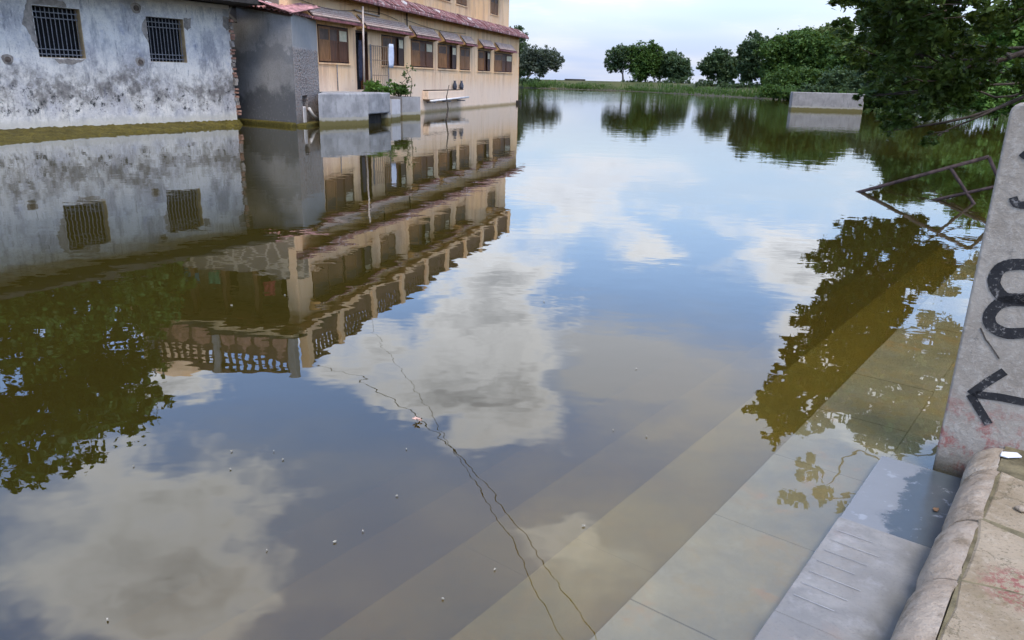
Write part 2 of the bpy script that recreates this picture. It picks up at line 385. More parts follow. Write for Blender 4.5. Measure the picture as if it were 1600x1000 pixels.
# step frame: t along the water's edge, d out over the water
TH = R(37.6); ST = V(math.sin(TH), math.cos(TH), 0); SN = V(-ST[1], ST[0], 0); A0 = V(.79, 1.98, 0)
sf = lambda t, d, z: A0+ST*t+SN*d+V(0, 0, z)
def stepcoords(t):
    q = t.vmath('SUBTRACT', t.pos(), tuple(A0))
    return t.vmath('DOT_PRODUCT', q, tuple(ST), out=1), t.vmath('DOT_PRODUCT', q, tuple(SN), out=1)
def m_slab(silt, rusty, wet=0):
    def b(t, p):
        P = t.pos(); tt, dd = stepcoords(t); n1 = t.noise(P, 2.4, 7, .65); n2 = t.noise(P, 14, 6, .65); n3 = t.noise(P, 5.5, 6, .7, .6)
        c = t.mix(t.step(n1, .3, .7), (.20, .19, .17), (.31, .295, .265))
        c = t.mix(t.step(n2, .5, .72, 0, .35), c, (.42, .41, .395)); c = t.mix(t.step(t.noise(P, 70, 5, .8), .54, .64, 0, .45), c, (.15, .145, .14)); c = t.mix(t.step(t.noise(P, 1.6, 9, .75, .5), .44, .58, 0, .5), c, (.13, .128, .12))
        c = t.mix(t.step(t.math('ADD', n1, t.math('MULTIPLY', n3, .6)), .86, 1.02, 0, rusty), c, (.36, .19, .11))
        c = t.mix(t.math('MULTIPLY', t.step(t.noise(P, 3.1, 9, .75, .4), .50, .62), t.step(silt, -.3, .2, 0, .8) if not isinstance(silt, float) else (.75 if silt > 0 else .12)), c, (.27, .20, .12))
        sm = t.math('ADD', silt, t.math('MULTIPLY', t.math('SUBTRACT', n1, .5), .9), clamp=True)
        sm = t.math('MULTIPLY', sm, t.step(t.noise(P, 9, 7, .7), .25, .6, .55, 1.0)); c = t.mix(sm, c, t.mix(n3, (.27, .20, .08), (.38, .295, .14)))
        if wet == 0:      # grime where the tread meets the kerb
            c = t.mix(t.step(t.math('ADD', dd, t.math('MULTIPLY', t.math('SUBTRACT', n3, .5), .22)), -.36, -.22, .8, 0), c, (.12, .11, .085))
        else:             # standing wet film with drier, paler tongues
            f = t.step(t.math('ADD', t.math('MULTIPLY', n1, 1.0), t.math('MULTIPLY', dd, 1.6)), .16, .24)
            c = t.mix(f, t.mix(n3, (.050, .062, .066), (.085, .10, .105)), t.mix(n1, (.17, .175, .175), (.25, .255, .25)))
            c = t.mix(t.step(n2, .60, .68, 0, .5), c, (.36, .38, .40))
            t.set(p.inputs['Roughness'], t.step(f, 0, 1, .16, .38)); p.inputs['Specular IOR Level'].default_value = .6
        if wet == 0: t.set(p.inputs['Roughness'], t.step(n1, .3, .7, .5, .7)); p.inputs['Specular IOR Level'].default_value = .35
        t.set(p.inputs['Normal'], t.bump(t.math('ADD', n2, n3), .25, .008)); return c
    return b
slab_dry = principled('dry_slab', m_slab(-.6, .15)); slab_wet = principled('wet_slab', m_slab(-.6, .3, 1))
slab_b = principled('shallow_slab', m_slab(.42, .9, 0)); slab_c = principled('silted_slab', m_slab(.75, .5)); slab_d = principled('deep_slab', m_slab(1.1, .3))
def m_kerb(t, p):
    P = t.pos(); n1 = t.noise(P, 4, 7, .65); n2 = t.noise(P, 22, 6, .65)
    c = t.mix(t.step(n1, .3, .7), (.29, .222, .150), (.46, .382, .285)); c = t.mix(t.step(n2, .45, .7, 0, .5), c, (.48, .425, .345))
    c = t.mix(t.math('MULTIPLY', t.node('ShaderNodeObjectInfo').outputs['Random'], .45), c, (.30, .23, .17)); c = t.mix(t.step(t.noise(P, 6, 8, .75), .50, .64, 0, .8), c, (.17, .125, .075)); c = t.mix(t.step(t.noise(P, 60, 5, .8), .56, .64, 0, .5), c, (.13, .10, .07)); c = t.mix(t.step(t.xyz(P)[2], .02, .10, .8, 0), c, (.13, .10, .06))
    t.set(p.inputs['Normal'], t.bump(t.math('ADD', n2, t.math('MULTIPLY', n1, 2.0)), .7, .02)); p.inputs['Roughness'].default_value = .75; return c
kerb_m = principled('kerb_sandstone', m_kerb)
def red_at(t, pt, r, P, thr=.5):
    d = t.vmath('DISTANCE', P, tuple(pt), out=1)
    return t.math('MULTIPLY', t.step(d, r*.45, r, 1, 0), t.step(t.noise(P, 34, 6, .8), thr, thr+.08))
RED = wat(1604, 925, .2)
def m_pave(t, p):
    P = t.pos(); n1 = t.noise(P, 3.2, 8, .65); n2 = t.noise(P, 24, 6, .7); n3 = t.noise(P, 8, 6, .7)
    c = t.mix(t.step(n1, .3, .7), (.23, .175, .105), (.35, .28, .19)); c = t.mix(t.step(n2, .5, .75, 0, .55), c, (.48, .41, .31)); c = t.mix(t.step(t.noise(P, 70, 5, .8), .54, .62, 0, .55), c, (.12, .095, .055))
    c = t.mix(t.step(n3, .56, .70, 0, .75), c, (.14, .115, .045)); c = t.mix(t.step(t.voro(t.vmath('ADD', P, t.vmath('MULTIPLY', t.noise(P, 5, 6, .7, out=1), (.5, .5, 0))), 2.1, 'DISTANCE_TO_EDGE'), .0, .02, .6, 0), c, (.09, .075, .04)); c = t.mix(t.math('MULTIPLY', red_at(t, RED, .16, P, .47), .7), c, (.24, .045, .05))
    t.set(p.inputs['Normal'], t.bump(t.math('ADD', n2, n3), .6, .012)); p.inputs['Roughness'].default_value = .9; return c
pave_m = principled('paving_stone', m_pave); bed_m = plain('joint_mud', (.15, .125, .07), .95, .4, 12, .7)
def m_pillar(t, p):
    P = t.pos(); z = t.xyz(P)[2]; n1 = t.noise(P, 3, 8, .65); n2 = t.noise(P, 30, 6, .7)
    c = t.mix(t.step(n1, .3, .7), (.27, .23, .18), (.41, .36, .295)); c = t.mix(t.step(n2, .50, .62, 0, .5), c, (.48, .43, .365))
    c = t.mix(t.step(t.noise(P, 9, 6, .75), .58, .70, 0, .6), c, (.14, .13, .12))
    rm = t.math('MULTIPLY', t.step(z, .18, .50, 1, 0), t.step(t.noise(P, 11, 7, .75), .48, .62))
    c = t.mix(t.math('MULTIPLY', rm, .75), c, (.33, .075, .06)); c = t.mix(t.step(t.math('ADD', z, t.math('MULTIPLY', n1, .12)), .05, .20, .85, 0), c, (.06, .055, .035))
    t.set(p.inputs['Normal'], t.bump(t.math('ADD', n2, t.math('MULTIPLY', n1, .6)), .55, .012)); return c
pillar_m = principled('pillar_concrete', m_pillar)
def m_paint(t, p):
    P = t.pos(); n = t.noise(P, 55, 6, .75); n2 = t.noise(P, 9, 5, .6)
    p.inputs['Roughness'].default_value = .65; t.set(p.inputs['Normal'], t.bump(n, .5, .006))
    return t.mix(t.step(t.math('ADD', n, t.math('MULTIPLY', n2, .35)), .72, .84, 0, .85), t.mix(n2, (.010, .010, .012), (.045, .043, .042)), (.28, .26, .235))
black_paint = principled('black_brush_paint', m_paint)

# ------------------------------------------------------------------ water
def m_water():
    m, t, out = new_mat('pond_water'); P = t.pos(); x, y, z = t.xyz(P)
    far = t.step(y, 14, 60, 0, 1)
    pat = t.step(t.noise(t.vmath('MULTIPLY', P, (.05, .11, 0)), 1, 4, .6), .45, .65)
    h1 = t.noise(t.vmath('MULTIPLY', P, (1, 1, 0)), .9, 2, .5); h2 = t.noise(t.vmath('MULTIPLY', P, (1, 1.3, 0)), 3.2, 2, .5)
    wind = t.step(t.math('ADD', y, t.math('MULTIPLY', x, .25)), 60, 100)
    h = t.math('ADD', t.math('MULTIPLY', h1, .9), t.math('MULTIPLY', h2, t.math('MULTIPLY_ADD', far, .5, .22)))
    amp = t.math('MULTIPLY_ADD', t.math('MULTIPLY', wind, t.math('MULTIPLY_ADD', pat, .8, .4)), .012, .0042)
    nrm = t.bump(h, 1.0, amp)
    lw = t.node('ShaderNodeLayerWeight'); lw.inputs['Blend'].default_value = .5; t.l.new(nrm, lw.inputs['Normal'])
    F0 = .13; refl = t.math('MULTIPLY_ADD', t.math('POWER', lw.outputs['Facing'], 4.6), 1-F0, F0)      # Schlick, the same from both sides
    g = t.node('ShaderNodeBsdfGlossy'); g.inputs['Roughness'].default_value = 0.0; g.inputs[0].default_value = (.93, .95, .96, 1); t.l.new(nrm, g.inputs['Normal'])
    tr = t.node('ShaderNodeBsdfTransparent'); tr.inputs[0].default_value = (.97, .97, .93, 1)
    mx = t.node('ShaderNodeMixShader'); t.l.new(refl, mx.inputs[0]); t.l.new(tr.outputs[0], mx.inputs[1]); t.l.new(g.outputs[0], mx.inputs[2])
    t.l.new(mx.outputs[0], out.inputs[0])
    vol = t.node('ShaderNodeVolumePrincipled'); vol.inputs['Color'].default_value = (.072, .063, .022, 1); vol.inputs['Density'].default_value = 7.0
    vol.inputs['Absorption Color'].default_value = (.60, .50, .12, 1); vol.inputs['Anisotropy'].default_value = .2
    t.l.new(vol.outputs[0], out.inputs['Volume']); return m
water_m = m_water()
wb = MB().box((-180, -30, -1.6), (360, 0, 0), (0, 230, 0), (0, 0, 1.6))
struct(wb.build('water', water_m))

# ------------------------------------------------------------------ ground and pond bed
s0 = sf(-22, -.55, 0); s1 = sf(62, -.55, 0)
pond = [(s0[0], s0[1], .08), (*sf(-8, -.55, 0)[:2], .08), (*sf(3, -.55, 0)[:2], .08), (*sf(10, -.55, 0)[:2], .12), (*sf(30, -.55, 0)[:2], .4), (s1[0], s1[1], 1.0),
        (43, 66, 1.2), (42, 78, 1.3), (37, 92, 1.35), (31, 110, 1.35), (26, 130, 1.4), (22, 146, 1.6), (8, 156, 1.62), (0, 159, 1.62), (-30, 161, 1.62),
        (-40, 120, 1.4), (-22, 72, 1.2), (-7, 62, 1.0), (-12, 42, .9), (-12.6, 30, .8), (-14.5, 21.5, .6), (-24, 6, .6), (-34, -16, .5)]
def resample(poly, n):
    out = []
    for i in range(len(poly)):
        a, b = V(*poly[i]), V(*poly[(i+1) % len(poly)])
        k = max(1, int(np.linalg.norm((b-a)[:2])/4.0))
        out += [a+(b-a)*j/k for j in range(k)]
    return out
pp = resample(pond, 4); NPP = len(pp); gv = []; rings = [(0, None), (1.2, .35), (3.2, .8), (6, 1.0), (30, 1.0), (1500, 1.0)]
for k, (off, fz) in enumerate(rings):
    for i, q in enumerate(pp):
        a, b = pp[i-1], pp[(i+1) % NPP]; d = (b-a)[:2]; d /= np.linalg.norm(d)+1e-9; nrm = V(d[1], -d[0])
        near = 1-min(1, max(0, (q[1]-8)/20)) if q[0] > -20 else 0
        if off > 100:
            c = V(0, 70); e = q[:2]-c; e /= np.linalg.norm(e); xy = c+e*off
        else:
            jit = random.uniform(-.6, .6) if (k in (0, 1, 2) and q[1] > 60) else 0
            xy = q[:2]+nrm*(off+jit)
        z = -.7 if k == 0 else q[2]*(fz if near < .5 else 1.0)
        if k in (2, 3) and q[1] > 60: z += random.uniform(-.12, .12)
        gv.append((xy[0], xy[1], z))
gf = []
for k in range(len(rings)-1):
    for i in range(NPP):
        j = (i+1) % NPP; gf.append((k*NPP+i, k*NPP+j, (k+1)*NPP+j, (k+1)*NPP+i))
mb = MB(); mb.add(gv, [f[::-1] for f in gf]); struct(mb.build('ground', ground_m, smooth=True))
mb = MB(); mb.add([(-170, -28, -1.45), (170, -28, -1.45), (170, 190, -1.45), (-170, 190, -1.45)], [(0, 1, 2, 3)]); struct(mb.build('pond_bed', mud))

# ------------------------------------------------------------------ stone steps
steps = bpy.data.objects.new('stone_steps', None); col.objects.link(steps); place(steps, None, sf(0, 0, -.9)); struct(steps)
def slab_row(d_out, d_in, ztop, mat, ts, thick=.05, name='slab'):
    for a, b in zip(ts[:-1], ts[1:]):
        g = .0018 if ztop > -.1 else .0006; dz = random.uniform(-.003, .003) if ztop > -.1 else 0; m = MB(); m.fbox(sf, a+g, b-g, d_in, d_out, ztop-thick+dz, ztop+dz)
        m.build(name, mat, steps, bevel=.004 if ztop > -.1 else 0, seg=2)
J = .715
tsA = [-6+.91-.73*3+.0+i*.73 for i in range(10)]
tsA = [.18-.73*k for k in range(8, 0, -1)]+[.18, .93]
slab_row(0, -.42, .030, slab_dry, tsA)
m = MB(); m.fbox(sf, .935, 1.655, -.42, 0, -.035, .016); m.build('slab', slab_wet, steps, bevel=.004)
edges = [(.44, -.035, slab_b, -.02), (.88, -.15, slab_c, .42), (1.34, -.27, slab_c, .86), (1.82, -.39, slab_d, 1.32), (2.3, -.51, slab_d, 1.8), (2.8, -.63, slab_d, 2.28), (3.3, -.75, slab_d, 2.78)]
for k, (do, zt, mt, di) in enumerate(edges):
    off = [.0, .33, .12, .5, .25, .4, .1][k]
    JJ = J if k == 0 else 1.55; ts = [off-JJ*5+JJ*i for i in range(0, 26 if k == 0 else 14)]+[62.0]
    slab_row(do, di, zt, mt, ts)
m = MB(); m.fbox(sf, 1.66, 62, -.6, -.022, -.085, -.037); m.build('landing', slab_b, steps)        # flooded landing beside the post
m = MB()
for k, (do, zt, mt, di) in enumerate(edges): m.fbox(sf, -22, 62, di-.4, do-.02, -1.4, zt-.055)
m.fbox(sf, -22, 1.65, -.45, -.03, -1.4, -.04); m.build('riser_core', slab_d, steps)

lm_ = plain('chisel_dust', (.33, .32, .305), .9)
for k in range(7):
    t_ = .30+.085*k; m = MB(); m.fbox(sf, t_, t_+.0022, -.16-.02*(k % 3), -.025, .0335, .0345); m.build('chiselled_line', lm_, steps)
# ------------------------------------------------------------------ kerb and paving
kerb = bpy.data.objects.new('kerb', None); col.objects.link(kerb); place(kerb, None, sf(0, -.4, 0)); struct(kerb)
prof = [(-.468, .02), (-.468, .203)]+[(-.462+.112*math.sin(a), .075+.127*math.cos(a)) for a in np.linspace(0.05, math.pi/2, 12)]+[(-.352, .015)]
tk = [.49-.47*k for k in range(12, 0, -1)]+[.49, .94, 1.44, 1.705]
for a, b in zip(tk[:-1], tk[1:]):
    jd, jz = random.uniform(-.006, .006), random.uniform(-.004, .004); m = MB(); vs = []; ns = 7
    for i in range(ns):
        f = i/(ns-1); t_ = a+.006+(b-a-.012)*f
        e = .010 if i in (0, ns-1) else 0
        for (d, z) in prof: vs.append(sf(t_, d+jd-(e if d > -.48 else 0)+random.uniform(-.002, .002), z+jz-(e if z > .1 else 0)+random.uniform(-.0015, .0015)))
    k = len(prof); fs = [(i*k+j, i*k+(j+1) % k, (i+1)*k+(j+1) % k, (i+1)*k+j) for i in range(ns-1) for j in range(k)]
    fs += [tuple(range(k))[::-1], tuple((ns-1)*k+j for j in range(k))]; m.add(vs, fs)
    o = m.build('kerb_stone', kerb_m, kerb, smooth=True); o.data.set_sharp_from_angle(angle=R(35))
pav = bpy.data.objects.new('pavement', None); col.objects.link(pav); place(pav, None, sf(0, -2, .1)); struct(pav)
m = MB(); m.fbox(sf, -7, 9, -7, -.468, .06, .1965); struct(m.build('bed', bed_m, pav)); del pav.children[0]['kind']
gt, gd = 32, 12; gx = {}
for i in range(gt+1):
    for j in range(gd+1):
        gx[i, j] = (-6.09+.47*i+(random.uniform(-.09, .09) if j else 0), -.471-.33*j-(random.uniform(-.09, .09) if j else 0))
cells = []
for i in range(gt):
    for j in range(gd):
        if random.random() < .25 and i+1 < gt and (i, j) not in [c for cc in cells for c in cc[1]]:
            pass
        cells.append(([gx[i, j], gx[i+1, j], gx[i+1, j+1], gx[i, j+1]], [(i, j)]))
for poly, _ in cells:
    c = np.mean(poly, 0)
    if c[0] > 1.72 and c[1] > -.95: continue
    q = []
    for a, b in zip(poly, poly[1:]+poly[:1]):
        a, b = np.array(a), np.array(b)
        for f in (0, .33, .66):
            pt = a+(b-a)*f+RNG.normal(0, .009, 2)*(1 if a[1] < -.48 or b[1] < -.48 else .2); dd_ = c-pt; q.append(pt+dd_/np.linalg.norm(dd_)*(.003+.010*random.random()))
    zt = .199+random.uniform(-.004, .005)
    m = MB(); lo = [sf(x, y, .16) for x, y in q]; hi = [sf(x, y, zt-.006) for x, y in q]; top = [sf(*(np.array((x, y))+(c-np.array((x, y)))*.05), zt) for x, y in q]
    n = len(q); m.add(lo+hi+top, [(i, (i+1) % n, n+(i+1) % n, n+i) for i in range(n)]+[(n+i, n+(i+1) % n, 2*n+(i+1) % n, 2*n+i) for i in range(n)]+[tuple(range(2*n, 3*n))])
    o = m.build('paving_stone', pave_m, pav)
# loose bits on the paving
def pebble_thing(name, u, v, z, sx, sy, sz, mat, label, cat, ang=0):
    c = wat(u, v, z); m = MB(); n = 12; prof_ = [(0.3, 0), (.85, .15), (1, .45), (.8, .8), (.35, 1.0)]; vs = []; fs = []
    for r, h in prof_:
        for k in range(n):
            a = k*2*math.pi/n; rr = r*(1+.10*math.sin(3*a+1)+.06*math.sin(5*a)); x, y = rr*sx*math.cos(a), rr*sy*math.sin(a)
            vs.append((c[0]+x*math.cos(ang)-y*math.sin(ang), c[1]+x*math.sin(ang)+y*math.cos(ang), z+h*sz))
    for i in range(4):
        for k in range(n): fs.append((i*n+k, i*n+(k+1) % n, (i+1)*n+(k+1) % n, (i+1)*n+k))
    fs += [tuple(range(n))[::-1], tuple(4*n+k for k in range(n))]; m.add(vs, fs)
    return tag(m.build(name, mat, None, smooth=True), label, cat)
pebble_thing('pebble', 1597, 798, .200, .028, .022, .018, kerb_m, 'smooth rounded pinkish pebble lying on the paving', 'pebble')
c = sf(1.60, -.485, .2045); m = MB(); m.prism([c+V(-.038, -.012, 0), c+V(-.018, -.03, 0), c+V(.05, -.022, 0), c+V(.052, .016, 0), c+V(-.012, .022, 0)], (0, 0, .008))
tag(m.build('marble_chip', plain('white_marble', (.78, .78, .80), .4, .05), None, bevel=.003), 'flat white stone chip on the kerb at the post foot', 'stone chip')

# ------------------------------------------------------------------ depth post
PT = 1.72; pfr = lambda k, n, z: A0+ST*(PT-n)+SN*(-.21-k)+V(0, 0, z)      # k to the right across the face, n out of the face
post = empty('depth_post', pfr(.3, 0, -.05), 'grey concrete post with painted black figure 8 and arrow', 'post')
m = MB(); wdt = .62; zt = 1.66; r = .045
poly = [pfr(0, 0, -.3), pfr(wdt, 0, -.3)]+[pfr(wdt-r+r*math.cos(a), 0, zt-r+r*math.sin(a)) for a in np.linspace(0, math.pi/2, 5)]+[pfr(r-r*math.sin(a), 0, zt-r+r*math.cos(a)) for a in np.linspace(0, math.pi/2, 5)]
m.prism(poly, ST*.16); m.build('shaft', pillar_m, post, bevel=.012, seg=3)
def stroke(pts, wd, name, closed=False):
    P = [np.array(p) for p in pts]; n = len(P); L = []; Rr = []
    for i in range(n):
        a = P[i-1] if (closed or i) else P[i]; b = P[(i+1) % n] if (closed or i < n-1) else P[i]
        d = (b-a)/(np.linalg.norm(b-a)+1e-9); q = V(-d[1], d[0]); ww = wd*(.52+random.uniform(-.025, .025)); L.append(P[i]+q*ww); Rr.append(P[i]-q*ww)
    vs = []
    for n_ in (.0008, .0030):
        for l, r_ in zip(L, Rr): vs += [pfr(l[0], n_, l[1]), pfr(r_[0], n_, r_[1])]
    k = 2*n; fs = []
    for i in range(n if closed else n-1):
        j = (i+1) % n; a, b, c_, d_ = 2*i, 2*i+1, 2*j+1, 2*j
        fs += [(k+a, k+b, k+c_, k+d_), (a, b, k+b, k+a), (b, c_, k+c_, k+b), (c_, d_, k+d_, k+c_), (d_, a, k+a, k+d_)]
    return MB().add(vs, fs)
def pk(u, v):
    p = at_plane(u, v, sf(PT, 0, 0), ST); q = p-sf(PT, -.21, 0); return V(-(q@SN), p[2])
def smooth_pts(pts, n=6):
    out = []; P = [np.array(p) for p in pts]
    for i in range(len(P)-1):
        p0, p1, p2, p3 = P[max(i-1, 0)], P[i], P[i+1], P[min(i+2, len(P)-1)]
        for t_ in np.linspace(0, 1, n, endpoint=False):
            out.append(.5*((2*p1)+(-p0+p2)*t_+(2*p0-5*p1+4*p2-p3)*t_**2+(-p0+3*p1-3*p2+p3)*t_**3))
    return out+[P[-1]]
z_ = lambda x, y: pk(1400+x/2.778, 380+y/2.778)
mx_ = z_(575, 240)[0]
up = [z_(575, 92), z_(500, 93), z_(450, 112), z_(426, 160), z_(440, 205), z_(480, 238), z_(575, 244)]
lo = [z_(575, 250), z_(490, 250), z_(440, 268), z_(405, 315), z_(418, 360), z_(480, 390), z_(575, 390)]
def loop8(h): 
    left = [np.array(p) for p in h]; right = [V(2*mx_-p[0], p[1]) for p in left[::-1]]
    return smooth_pts(left+right[1:-1]+[left[0]], 10)[:-1]
m = stroke(loop8(up), .046, 'e', True); m2 = stroke(loop8(lo), .046, 'e', True); m.add(m2.v, m2.f); m.build('painted_digit', black_paint, post)
m = MB()
for sset in ([z_(322, 655), z_(400, 600), z_(472, 556)], [z_(322, 655), z_(362, 720), z_(402, 785)], [z_(345, 655), z_(450, 668), z_(640, 706)]):
    s_ = stroke(sset, .034, 'a'); m.add(s_.v, s_.f)
m.build('painted_arrow', black_paint, post)
stroke(smooth_pts([pk(1583, 308), pk(1588, 318), pk(1605, 320), pk(1625, 312)], 4), .03, 'x').build('painted_mark', black_paint, post)
stroke(smooth_pts([pk(1597, 238), pk(1606, 244), pk(1620, 240)], 4), .03, 'x').build('painted_mark', black_paint, post)
m = stroke([pk(1532, 512), pk(1540, 530), pk(1548, 540), pk(1561, 560)], .006, 'x'); m.build('scratch', plain('scratch', (.10, .085, .07), .9), post)

# ------------------------------------------------------------------ railing going down into the water
rl = empty('handrail', sf(11.9, 1.5, 0), 'rusty pipe handrail sinking into the water behind the post', 'railing')
rp = lambda d, z: sf(11.9, d, z)
MB().tube([rp(3.6, -.34), rp(2.71, .0), rp(.94, .73)], .030, 10).build('top_rail', rust, rl, True)
MB().tube([rp(.94, .73), rp(.62, .20), rp(.3, -.3)], .028, 10).build('post', rust, rl, True)
MB().tube([rp(2.3, -.28), rp(1.54, 0), rp(.79, .28), rp(.66, .33)], .026, 10).build('mid_rail', rust, rl, True)
MB().tube([rp(1.43, .52), rp(1.01, 0), rp(.75, -.33)], .026, 10).build('strut', rust, rl, True)
MB().tube([sf(12.15, 1.54, 0.0), sf(12.1, 1.15, -.18)], .024, 10).build('brace', rust, rl, True)

# ------------------------------------------------------------------ concrete block out in the pond
bl = wat(1235.5, 172); br = wat(1347.5, 175.5); bd = (br-bl)[:2]; bd = V(*bd, 0)/np.linalg.norm(bd); bn = V(-bd[1], bd[0], 0)
m = MB(); m.box(bl+V(0, 0, -1.4), br-bl, bn*1.3, (0, 0, 2.68)); o = m.build('concrete_block', block_m, None, bevel=.05)
tag(o, 'weathered grey concrete block standing alone out in the pond', 'concrete block')

# ------------------------------------------------------------------ wall with openings
def wall_mesh(fr, s0, s1, z0, z1, ops, depth=.22, thick=.25):
    m = MB(); ss = sorted({s0, s1, *[o[0] for o in ops], *[o[1] for o in ops]}); zs = sorted({z0, z1, *[o[2] for o in ops], *[o[3] for o in ops]})
    inside = lambda a, b: any(o[0]-1e-6 <= a < o[1]-1e-6 and o[2]-1e-6 <= b < o[3]-1e-6 for o in ops)
    for a, a2 in zip(ss[:-1], ss[1:]):
        for b, b2 in zip(zs[:-1], zs[1:]):
            if not inside(a, b): m.add([fr(a, 0, b), fr(a2, 0, b), fr(a2, 0, b2), fr(a, 0, b2)], [(0, 3, 2, 1)])
    for (a, b, c, d) in ops:
        q = [(a, c), (b, c), (b, d), (a, d)]
        for i in range(4):
            p, r = q[i], q[(i+1) % 4]
            m.add([fr(p[0], 0, p[1]), fr(r[0], 0, r[1]), fr(r[0], -depth, r[1]), fr(p[0], -depth, p[1])], [(0, 1, 2, 3)])
    e = [(s0, z0), (s1, z0), (s1, z1), (s0, z1)]
    for i in range(4):
        p, r = e[i], e[(i+1) % 4]; m.add([fr(p[0], 0, p[1]), fr(r[0], 0, r[1]), fr(r[0], -thick, r[1]), fr(p[0], -thick, p[1])], [(0, 3, 2, 1)][:1])
    return m
def rough_patch(fr, pts, n0, th):      # irregular flat patch on a wall, edges jagged
    q = []
    for (a, b), (c_, d) in zip(pts, pts[1:]+pts[:1]):
        k = max(2, int(math.hypot(c_-a, d-b)/.05))
        for i in range(k):
            f = i/k; q.append((a+(c_-a)*f+random.uniform(-.018, .018), b+(d-b)*f+random.uniform(-.018, .018)))
    return MB().prism([fr(a, n0, b) for a, b in q], fr(0, th, 0)-fr(0, 0, 0))

# ------------------------------------------------------------------ whitewashed house on the left
LO = V(-9.43, 26.04, 0); lf = frame(LO, V(-.492, -.870, 0), V(.870, -.492, 0))
wh = empty('whitewashed_house', lf(4, -2, 0), 'peeling whitewashed house with two barred windows at the water edge', 'house')
WIN = [(4.86, 6.12, 1.93, 3.19), (1.62, 2.89, 1.92, 3.17)]
wall_mesh(lf, -.12, 20, -.4, 3.72, WIN, .24, .3).build('wall', whitewash, wh, origin=lf(4, 0, 0))
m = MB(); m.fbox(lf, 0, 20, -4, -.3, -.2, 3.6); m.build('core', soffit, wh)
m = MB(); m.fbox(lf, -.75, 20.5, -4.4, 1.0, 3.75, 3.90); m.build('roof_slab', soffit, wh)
m = MB(); m.fbox(lf, -.12, 20, -.02, .035, 3.60, 3.71); m.build('coping', white_m, wh)
for i, (a, b, z0, z1) in enumerate(WIN):
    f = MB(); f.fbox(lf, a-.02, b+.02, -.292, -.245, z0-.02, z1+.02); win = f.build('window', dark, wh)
    rv = MB(); rv.fbox(lf, a+.001, a+.018, -.235, -.012, z0+.002, z1-.002); rv.build('jamb', tan, win)
    rv = MB(); rv.fbox(lf, a+.02, b-.003, -.235, -.01, z0+.001, z0+.012); rv.build('sill', tan, win)
    vb = MB(); vb.tube([lf(0, 0, 0), lf(0, 0, z1-z0)], .011, 6); vme = vb.mesh('bar', iron, lf(0, 0, 0))
    for k in range(11):
        s_ = a+.06+(b-a-.09)*k/10; inst('bar', vme, win, lf(s_, -.12, z0))
    hb = MB(); hb.box(lf(0, -.006, -.012), lf(b-a, 0, 0)-lf(0, 0, 0), lf(0, .012, 0)-lf(0, 0, 0), (0, 0, .024)); hme = hb.mesh('bar', iron, lf(0, 0, 0))
    for zf in (.07, .17, .78, .89): inst('bar', hme, win, lf(a, -.105, z0+(z1-z0)*zf))
# spots where the plaster fell away
for pts in ([(6.10, 3.36), (6.22, 3.30), (6.34, 3.0), (6.42, 2.72), (6.3, 2.5), (6.15, 2.15), (6.125, 2.0), (6.125, 3.2), (5.2, 3.22), (5.25, 3.34), (5.6, 3.40)],
            [(4.9, 1.915), (5.75, 1.905), (5.65, 1.80), (5.3, 1.76), (5.05, 1.83)], [(2.895, 3.12), (3.05, 2.95), (3.06, 2.72), (2.95, 2.55), (2.897, 2.4)], [(1.35, 3.22), (1.60, 3.20), (1.61, 2.95), (1.5, 2.86), (1.38, 2.95)],
            [(-.10, 3.35), (.12, 3.4), (.16, 3.1), (.02, 2.95), (-.1, 3.0)]):
    rough_patch(lf, pts, .001, .006).build('bare_patch', mortar, wh)
for (s_, z_c, r_) in ((6.93, 1.85, .14), (3.18, 3.36, .16), (3.24, 1.90, .14)):
    m = MB(); n = 18; ring = [lf(s_+r_*1.0*math.cos(a)*(1+.12*math.sin(3*a)), .001, z_c+r_*math.sin(a)*(1+.1*math.cos(2*a))) for a in np.arange(n)*2*math.pi/n]
    m.prism(ring, lf(0, .008, 0)-lf(0, 0, 0)); hp = m.build('plugged_hole', mortar, wh)
    m = MB(); ring = [lf(s_+.5*r_*math.cos(a), .010, z_c+.5*r_*math.sin(a)) for a in np.arange(10)*2*math.pi/10]; m.prism(ring, lf(0, .03, 0)-lf(0, 0, 0)); m.build('core_stone', mortar_d, hp)
bm_ = [MB().box((-.09, -.06, 0), (.18, 0, 0), (0, .12, 0), (0, 0, .07)).mesh('brick', brick_m, (0, 0, 0)), MB().box((-.07, -.06, 0), (.15, 0, 0), (0, .12, 0), (0, 0, .11)).mesh('brick', mortar, (0, 0, 0))]
z = .32; k = 0
while z < 3.3:
    h = (.07, .11)[k % 2]; inst('brick', bm_[(k*7 % 5) % 2], wh, lf(-.13+random.uniform(-.04, .03), .0+random.uniform(-.03, .03), z), (random.uniform(-.1, .1), random.uniform(-.08, .08), R(-29)+random.uniform(-.2, .2)), (1, 1, random.uniform(.8, 1.2)))
    z += h+.012+random.uniform(0, .03); k += 1
